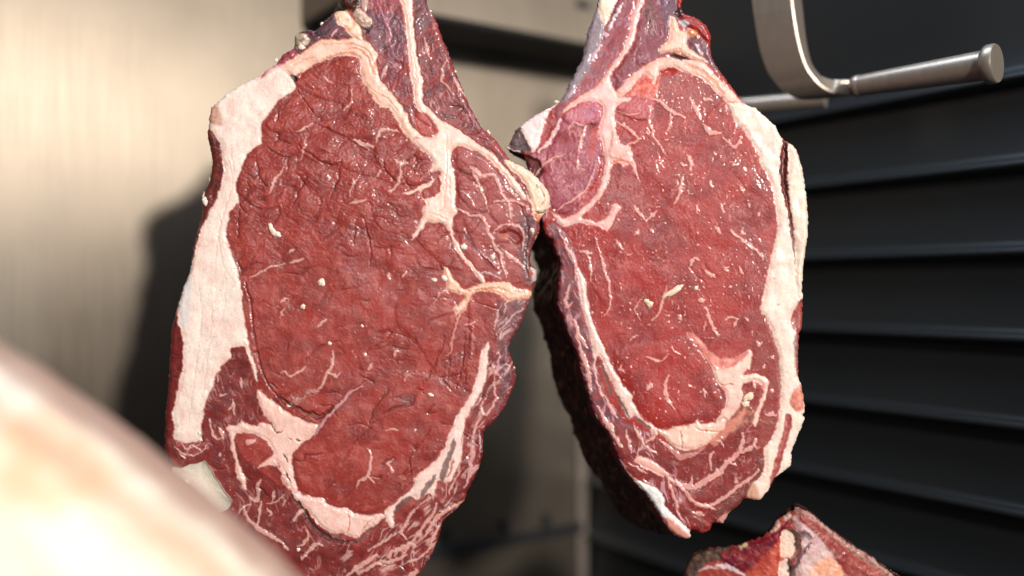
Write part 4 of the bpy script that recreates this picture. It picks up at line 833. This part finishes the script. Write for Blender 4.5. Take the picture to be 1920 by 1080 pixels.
def steel_mat(name, col, metallic, rough, streak=1.0):
    m, nt, b = new_mat(name); Lk = nt.links.new
    tc = N(nt, 'ShaderNodeTexCoord'); mp = N(nt, 'ShaderNodeMapping'); mp.inputs['Scale'].default_value = (260, 260, 9)
    Lk(tc.outputs['Object'], mp.inputs[0])
    n1_ = N(nt, 'ShaderNodeTexNoise', i_Scale=1.0, i_Detail=5.0, i_Roughness=.7); Lk(mp.outputs[0], n1_.inputs['Vector'])
    n2_ = N(nt, 'ShaderNodeTexNoise', i_Scale=9.0, i_Detail=3.0); Lk(tc.outputs['Object'], n2_.inputs['Vector'])
    mx = N(nt, 'ShaderNodeMath', operation='ADD'); Lk(n1_.outputs[0], mx.inputs[0]); Lk(n2_.outputs[0], mx.inputs[1])
    mr = N(nt, 'ShaderNodeMapRange'); mr.inputs[1].default_value = .6; mr.inputs[2].default_value = 1.4; mr.inputs[3].default_value = 1 - .22 * streak; mr.inputs[4].default_value = 1 + .12 * streak
    Lk(mx.outputs[0], mr.inputs[0])
    h = N(nt, 'ShaderNodeHueSaturation'); h.inputs['Color'].default_value = (*col, 1); Lk(mr.outputs[0], h.inputs['Value']); Lk(h.outputs[0], b.inputs['Base Color'])
    mr2 = N(nt, 'ShaderNodeMapRange'); mr2.inputs[3].default_value = rough - .06; mr2.inputs[4].default_value = rough + .1
    Lk(n1_.outputs[0], mr2.inputs[0]); Lk(mr2.outputs[0], b.inputs['Roughness'])
    b.inputs['Metallic'].default_value = metallic
    bp = N(nt, 'ShaderNodeBump', i_Strength=.25, i_Distance=.0004); Lk(n1_.outputs[0], bp.inputs['Height']); Lk(bp.outputs[0], b.inputs['Normal'])
    return m
WALL = steel_mat('brushed_steel_wall', (.19, .155, .12), .84, .42)
b = WALL.node_tree.nodes['Principled BSDF']; b.inputs['Anisotropic'].default_value = .75
tg = N(WALL.node_tree, 'ShaderNodeTangent', direction_type='RADIAL', axis='Z'); WALL.node_tree.links.new(tg.outputs[0], b.inputs['Tangent'])
ROD = steel_mat('dark_steel', (.25, .24, .23), .9, .3, .4)
BAR = steel_mat('satin_steel', (.40, .325, .265), .72, .38, .6)
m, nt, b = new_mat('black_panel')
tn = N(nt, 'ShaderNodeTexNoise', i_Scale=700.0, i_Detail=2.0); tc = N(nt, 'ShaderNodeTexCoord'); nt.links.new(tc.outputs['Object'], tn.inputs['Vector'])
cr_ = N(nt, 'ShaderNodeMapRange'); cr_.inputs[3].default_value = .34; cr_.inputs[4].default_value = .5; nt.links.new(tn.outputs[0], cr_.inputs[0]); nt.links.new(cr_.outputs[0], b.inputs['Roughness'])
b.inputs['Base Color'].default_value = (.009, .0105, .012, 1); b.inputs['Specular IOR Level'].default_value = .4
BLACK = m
# steel wall: sheet with a slight roll
def strip_wall(name, prof, length, d, n, mat, u0=0.0, seg=2):
    V = []; Fs = []; k = len(prof)
    for j in range(seg + 1):
        u = u0 + length * j / seg
        for (p, z) in prof: V.append(corner - d * u + n * p + Vector((0, 0, z)))
    for j in range(seg):
        for i in range(k - 1): Fs.append((j * k + i, j * k + i + 1, (j + 1) * k + i + 1, (j + 1) * k + i))
    o = mesh_obj(name, V, Fs, mat, None, smooth=True)
    o['kind'] = 'structure'
    return o
zz = np.linspace(-.75, .75, 60)
wall = strip_wall('steel_wall', [(0.0, z) for z in zz] + [(-.03, .75), (-.03, -.75), (0, -.75)], 1.15, d1, n1, WALL, seg=40)
# ribbed wall: overlapping lips, bright on the rounded nose, dark underneath
def ribs():
    pitch = None
    zs = [on_wall(1740, y, d2)[1] for y in (180, 345, 490, 640, 785, 930)]
    return float(np.mean(-np.diff(zs))), zs[0]
pitch, z0 = ribs()
prof = []
dp = pitch * .09; rb = pitch * .085
top = z0 + pitch
prof.append((0.0, top + .5)); prof.append((0.0, top + .004))
for k in range(1, 11):
    zb = top - k * pitch
    for u in np.linspace(0, 1, 12):
        prof.append((dp * (u ** 3), zb + rb + (pitch - 2 * rb - .001) * (1 - u)))
    for th in np.linspace(0, math.pi, 13)[1:]:
        prof.append((dp + rb * 1.15 * math.sin(th) - (dp * max(0, -math.cos(th))), zb + rb * math.cos(th)))
prof = [(p - .004, z) for p, z in prof]
prof += [(-.03, prof[-1][1]), (-.03, prof[0][1])]
strip_wall('black_ribbed_wall', prof, .72, d2, n2, BLACK, seg=2)
# corner post
u_, z_, _ = on_wall(1092, 540)
tr = box_on('corner_trim', BAR, None, 0.004, u_ * 1.0 + .012, .0022, .007, -.6, -.21); tr['label'] = 'narrow upright steel trim where the steel wall meets the black ribbed wall'; tr['category'] = 'trim'
# top ledge
uA, zA, pA = on_wall(564, 50)
ratio = None
best = None
for p in np.linspace(.01, .25, 200):
    q = corner - d1 * uA + n1 * p; px = 960 + q.x / q.y * F
    if best is None or abs(px - 640) < abs(best[1] - 640): best = (p, px, q)
pl = best[0]; zl = zA
led = empty('steel_ledge', tuple(corner - d1 * .3 + n1 * pl * .5 + Vector((0, 0, zl + .05))), 'steel ledge with shade painted black on its underside, behind the necks of both steaks', 'ledge')
box_on('ledge_body', WALL, led, .004, uA, .001, pl, zl + .0035, zl + .16, bev=.0015)
box_on('ledge_shade_sheet', BLACK, led, .005, uA - .001, .0012, pl - .001, zl, zl + .003, bev=0)  # black sheet stands in for the shade under the ledge

u2, z2, p2 = on_wall(1095, 10)
q = p2 * ((pl and 1)); 
# slot in the ledge front
r = Vector(((1093 - 960) / F, 1, -(10 - 540) / F)); cn = corner + n1 * pl; tq = cn.dot(n1) / r.dot(n1); pq = r * tq; us = -(pq - cn).dot(d1)
m2, nt2, b2 = new_mat('dark_gap'); b2.inputs['Base Color'].default_value = (.008, .008, .009, 1)
box_on('slot', m2, led, us - .012, us + .012, pl - .004, pl + .0006, pq.z - .0045, pq.z + .0045, bev=0)
# low rail on the steel wall with its dividers
uB, zB, _ = on_wall(1070, 990); uC, zC, _ = on_wall(800, 1012)
rail = empty('wall_rail', tuple(corner - d1 * .2 + Vector((0, 0, zB))), 'low dark rail with short dividers on the steel wall, below the gap between steaks', 'rail')
box_on('rail_bar', m2, rail, .012, .45, .0006, .008, zB - .008, zB + .008)
for px in (830, 943, 1022):
    u_, z_, _ = on_wall(px, 970); box_on('divider', m2, rail, u_ - .006, u_ + .006, .0006, .005, zB + .0085, zB + .028, bev=0)
# ---- bent steel bracket with its round peg
def pt(px, py, dep): return Vector(((px - 960) / F * dep, dep, -(py - 540) / F * dep))
br = empty('bent_bracket', tuple(pt(1540, 100, .86)), 'bent flat steel bracket with a round capped peg, before the black ribbed wall', 'bracket')
dep = .86
path = [pt(1486, -160, dep), pt(1491, -40, dep), pt(1495, 0, dep), pt(1501, 50, dep), pt(1508, 90, dep), pt(1519, 124, dep), pt(1540, 150, dep), pt(1570, 163, dep), pt(1606, 163, dep)]
path = [Vector((p.x, p.y, p.z)) for p in path]
pp = smooth_curve(np.array([tuple(p) for p in path]), False, 5)
wd = Vector((-.62, .78, 0)).normalized() ; th = .027; wdt = .038
V = []; Fs = []
for i, p in enumerate(pp):
    p = Vector(p); tn_ = (Vector(pp[min(i + 1, len(pp) - 1)]) - Vector(pp[max(i - 1, 0)])).normalized()
    wv = Vector((-.80, .60, 0)); inn = tn_.cross(wv).normalized()
    if inn.x < 0 and i < 5: pass
    s_ = (th + (.0145 - th) * min(1, max(0, (i - 12) / 16))) * .5
    bv = .0015
    ring = [(-s_ + bv, 0), (s_ - bv, 0), (s_, bv), (s_, wdt - bv), (s_ - bv, wdt), (-s_ + bv, wdt), (-s_, wdt - bv), (-s_, bv)]
    sd = inn
    for a_, w_ in ring: V.append(p + sd * a_ + wv * w_)
for i in range(len(pp) - 1):
    for j in range(8): Fs.append((i * 8 + j, i * 8 + (j + 1) % 8, (i + 1) * 8 + (j + 1) % 8, (i + 1) * 8 + j))
Fs.append(tuple(range(8))); Fs.append(tuple((len(pp) - 1) * 8 + j for j in range(8))[::-1])
mesh_obj('bracket_arm', V, Fs, BAR, br, smooth=False)
def tube(name, stops, mat, parent, nseg=40):
    V = []; Fs = []
    ax = (stops[-1][0] - stops[0][0]).normalized(); e1 = ax.cross(Vector((0, 0, 1))).normalized(); e2 = ax.cross(e1)
    for c_, r_ in stops:
        for k in range(nseg):
            a_ = 2 * math.pi * k / nseg; V.append(c_ + e1 * math.cos(a_) * r_ + e2 * math.sin(a_) * r_)
    for i in range(len(stops) - 1):
        for k in range(nseg): Fs.append((i * nseg + k, i * nseg + (k + 1) % nseg, (i + 1) * nseg + (k + 1) % nseg, (i + 1) * nseg + k))
    Fs.append(tuple(range(nseg))[::-1]); Fs.append(tuple((len(stops) - 1) * nseg + k for k in range(nseg)))
    o = mesh_obj(name, V, Fs, mat, parent)
    md = o.modifiers.new('edges', 'EDGE_SPLIT'); md.split_angle = math.radians(40)
    return o
A = pt(1604, 162, .845); B = pt(1848, 122, .765); ax = (B - A).normalized()
tube('peg', [(A, .0092), (A + (B - A) * .3, .0104), (B, .0125)], BAR, br)
tube('weld_collar', [(A - ax * .003, .0080), (A, .0096), (A + ax * .003, .0100), (A + ax * .006, .0090)], BAR, br)
tube('peg_cap', [(B - ax * .002, .0122), (B, .0150), (B + ax * .002, .0162), (B + ax * .0075, .0162), (B + ax * .009, .0154)], BAR, br)
A2 = pt(1340, 204, .99); B2 = pt(1548, 186, .93)
tb = tube('steel_rod', [(A2, .0085), (B2, .0085)], BAR, None)
tb['label'] = 'thin round steel rod behind and just under the bent bracket'; tb['category'] = 'rod'

# ================================================================== out-of-focus ham in the foreground
ang = math.radians(-36)
A_ = Vector((math.cos(ang), 0, math.sin(ang))); N_ = Vector((-math.sin(ang), 0, math.cos(ang)))
hd = .50; ppx = .455 / F
rim = pt(282, 862, .485)
R = .105; Lh = .26; cen = rim - N_ * R * .985 
nu, nv = 220, 120
V = []; Fs = []
us_ = np.linspace(0, 2 * np.pi, nu, endpoint=False); vs_ = np.linspace(-1, 1, nv)
for v in vs_:
    rr = (1 - abs(v) ** 2.6) ** .5 * (1 - .10 * v)
    for u in us_:
        x_, y_ = math.cos(u), math.sin(u)
        V.append((v, x_ * rr, y_ * rr))
V = np.array(V)
bmp = 1 + .018 * fbm(V[:, 0] * 40 + V[:, 2] * 9, V[:, 1] * 14 + V[:, 2] * 14, 6, 400) + .006 * fbm(V[:, 0] * 40, V[:, 1] * 30 + V[:, 2] * 30, 2.5, 401)
Wd = np.array(cen)[None] + (V[:, 0] * Lh)[:, None] * np.array(A_)[None] + (V[:, 1] * bmp * R)[:, None] * np.array(N_)[None] + np.stack([0 * V[:, 0], V[:, 2] * bmp * .075, 0 * V[:, 0]], 1)
for j in range(nv - 1):
    for i in range(nu): Fs.append((j * nu + i, j * nu + (i + 1) % nu, (j + 1) * nu + (i + 1) % nu, (j + 1) * nu + i))
m, nt, b = new_mat('ham_fat'); Lk = nt.links.new
tc = N(nt, 'ShaderNodeTexCoord'); n1_ = N(nt, 'ShaderNodeTexNoise', i_Scale=16.0, i_Detail=4.0); Lk(tc.outputs['Object'], n1_.inputs['Vector'])
cr2 = N(nt, 'ShaderNodeValToRGB'); e = cr2.color_ramp.elements
e[0].position = .30; e[0].color = (.60, .34, .20, 1); e[1].position = .44; e[1].color = (.74, .62, .49, 1)
x = cr2.color_ramp.elements.new(.37); x.color = (.70, .48, .32, 1)
Lk(n1_.outputs[0], cr2.inputs[0])
att = N(nt, 'ShaderNodeAttribute', attribute_name='rind'); mxr = N(nt, 'ShaderNodeMix', data_type='RGBA')
Lk(att.outputs['Fac'], mxr.inputs[0]); Lk(cr2.outputs[0], mxr.inputs[6]); mxr.inputs[7].default_value = (.56, .27, .16, 1)
att2 = N(nt, 'ShaderNodeAttribute', attribute_name='rim_shade'); mxs = N(nt, 'ShaderNodeMix', data_type='RGBA')
Lk(att2.outputs['Fac'], mxs.inputs[0]); Lk(mxr.outputs[2], mxs.inputs[6]); mxs.inputs[7].default_value = (.40, .26, .20, 1)  # darker tone painted in where the rim turns from the light
Lk(mxs.outputs[2], b.inputs['Base Color']); b.inputs['Roughness'].default_value = .42
ham = mesh_obj('cured_ham', Wd, Fs, m)
th_ = np.arctan2(-V[:, 2], V[:, 1])                       # 0 = upper rim, pi/2 = facing the camera
nz = .16 * fbm(V[:, 0] * 30, th_ * 10, 5, 410, 3)
rind = np.clip(1 - np.abs(th_ - .50 - nz) / .17, 0, 1) * .75; rim_shade = 1 - sst(.16, .40, th_ + nz)  # shade painted on the upper rim, orange-brown band just below it
a = ham.data.attributes.new('rind', 'FLOAT', 'POINT'); a.data.foreach_set('value', rind.astype(np.float32))
a = ham.data.attributes.new('rim_shade', 'FLOAT', 'POINT'); a.data.foreach_set('value', rim_shade.astype(np.float32))
ham['label'] = 'blurred pale ham filling the lower left corner in the foreground'; ham['category'] = 'ham'
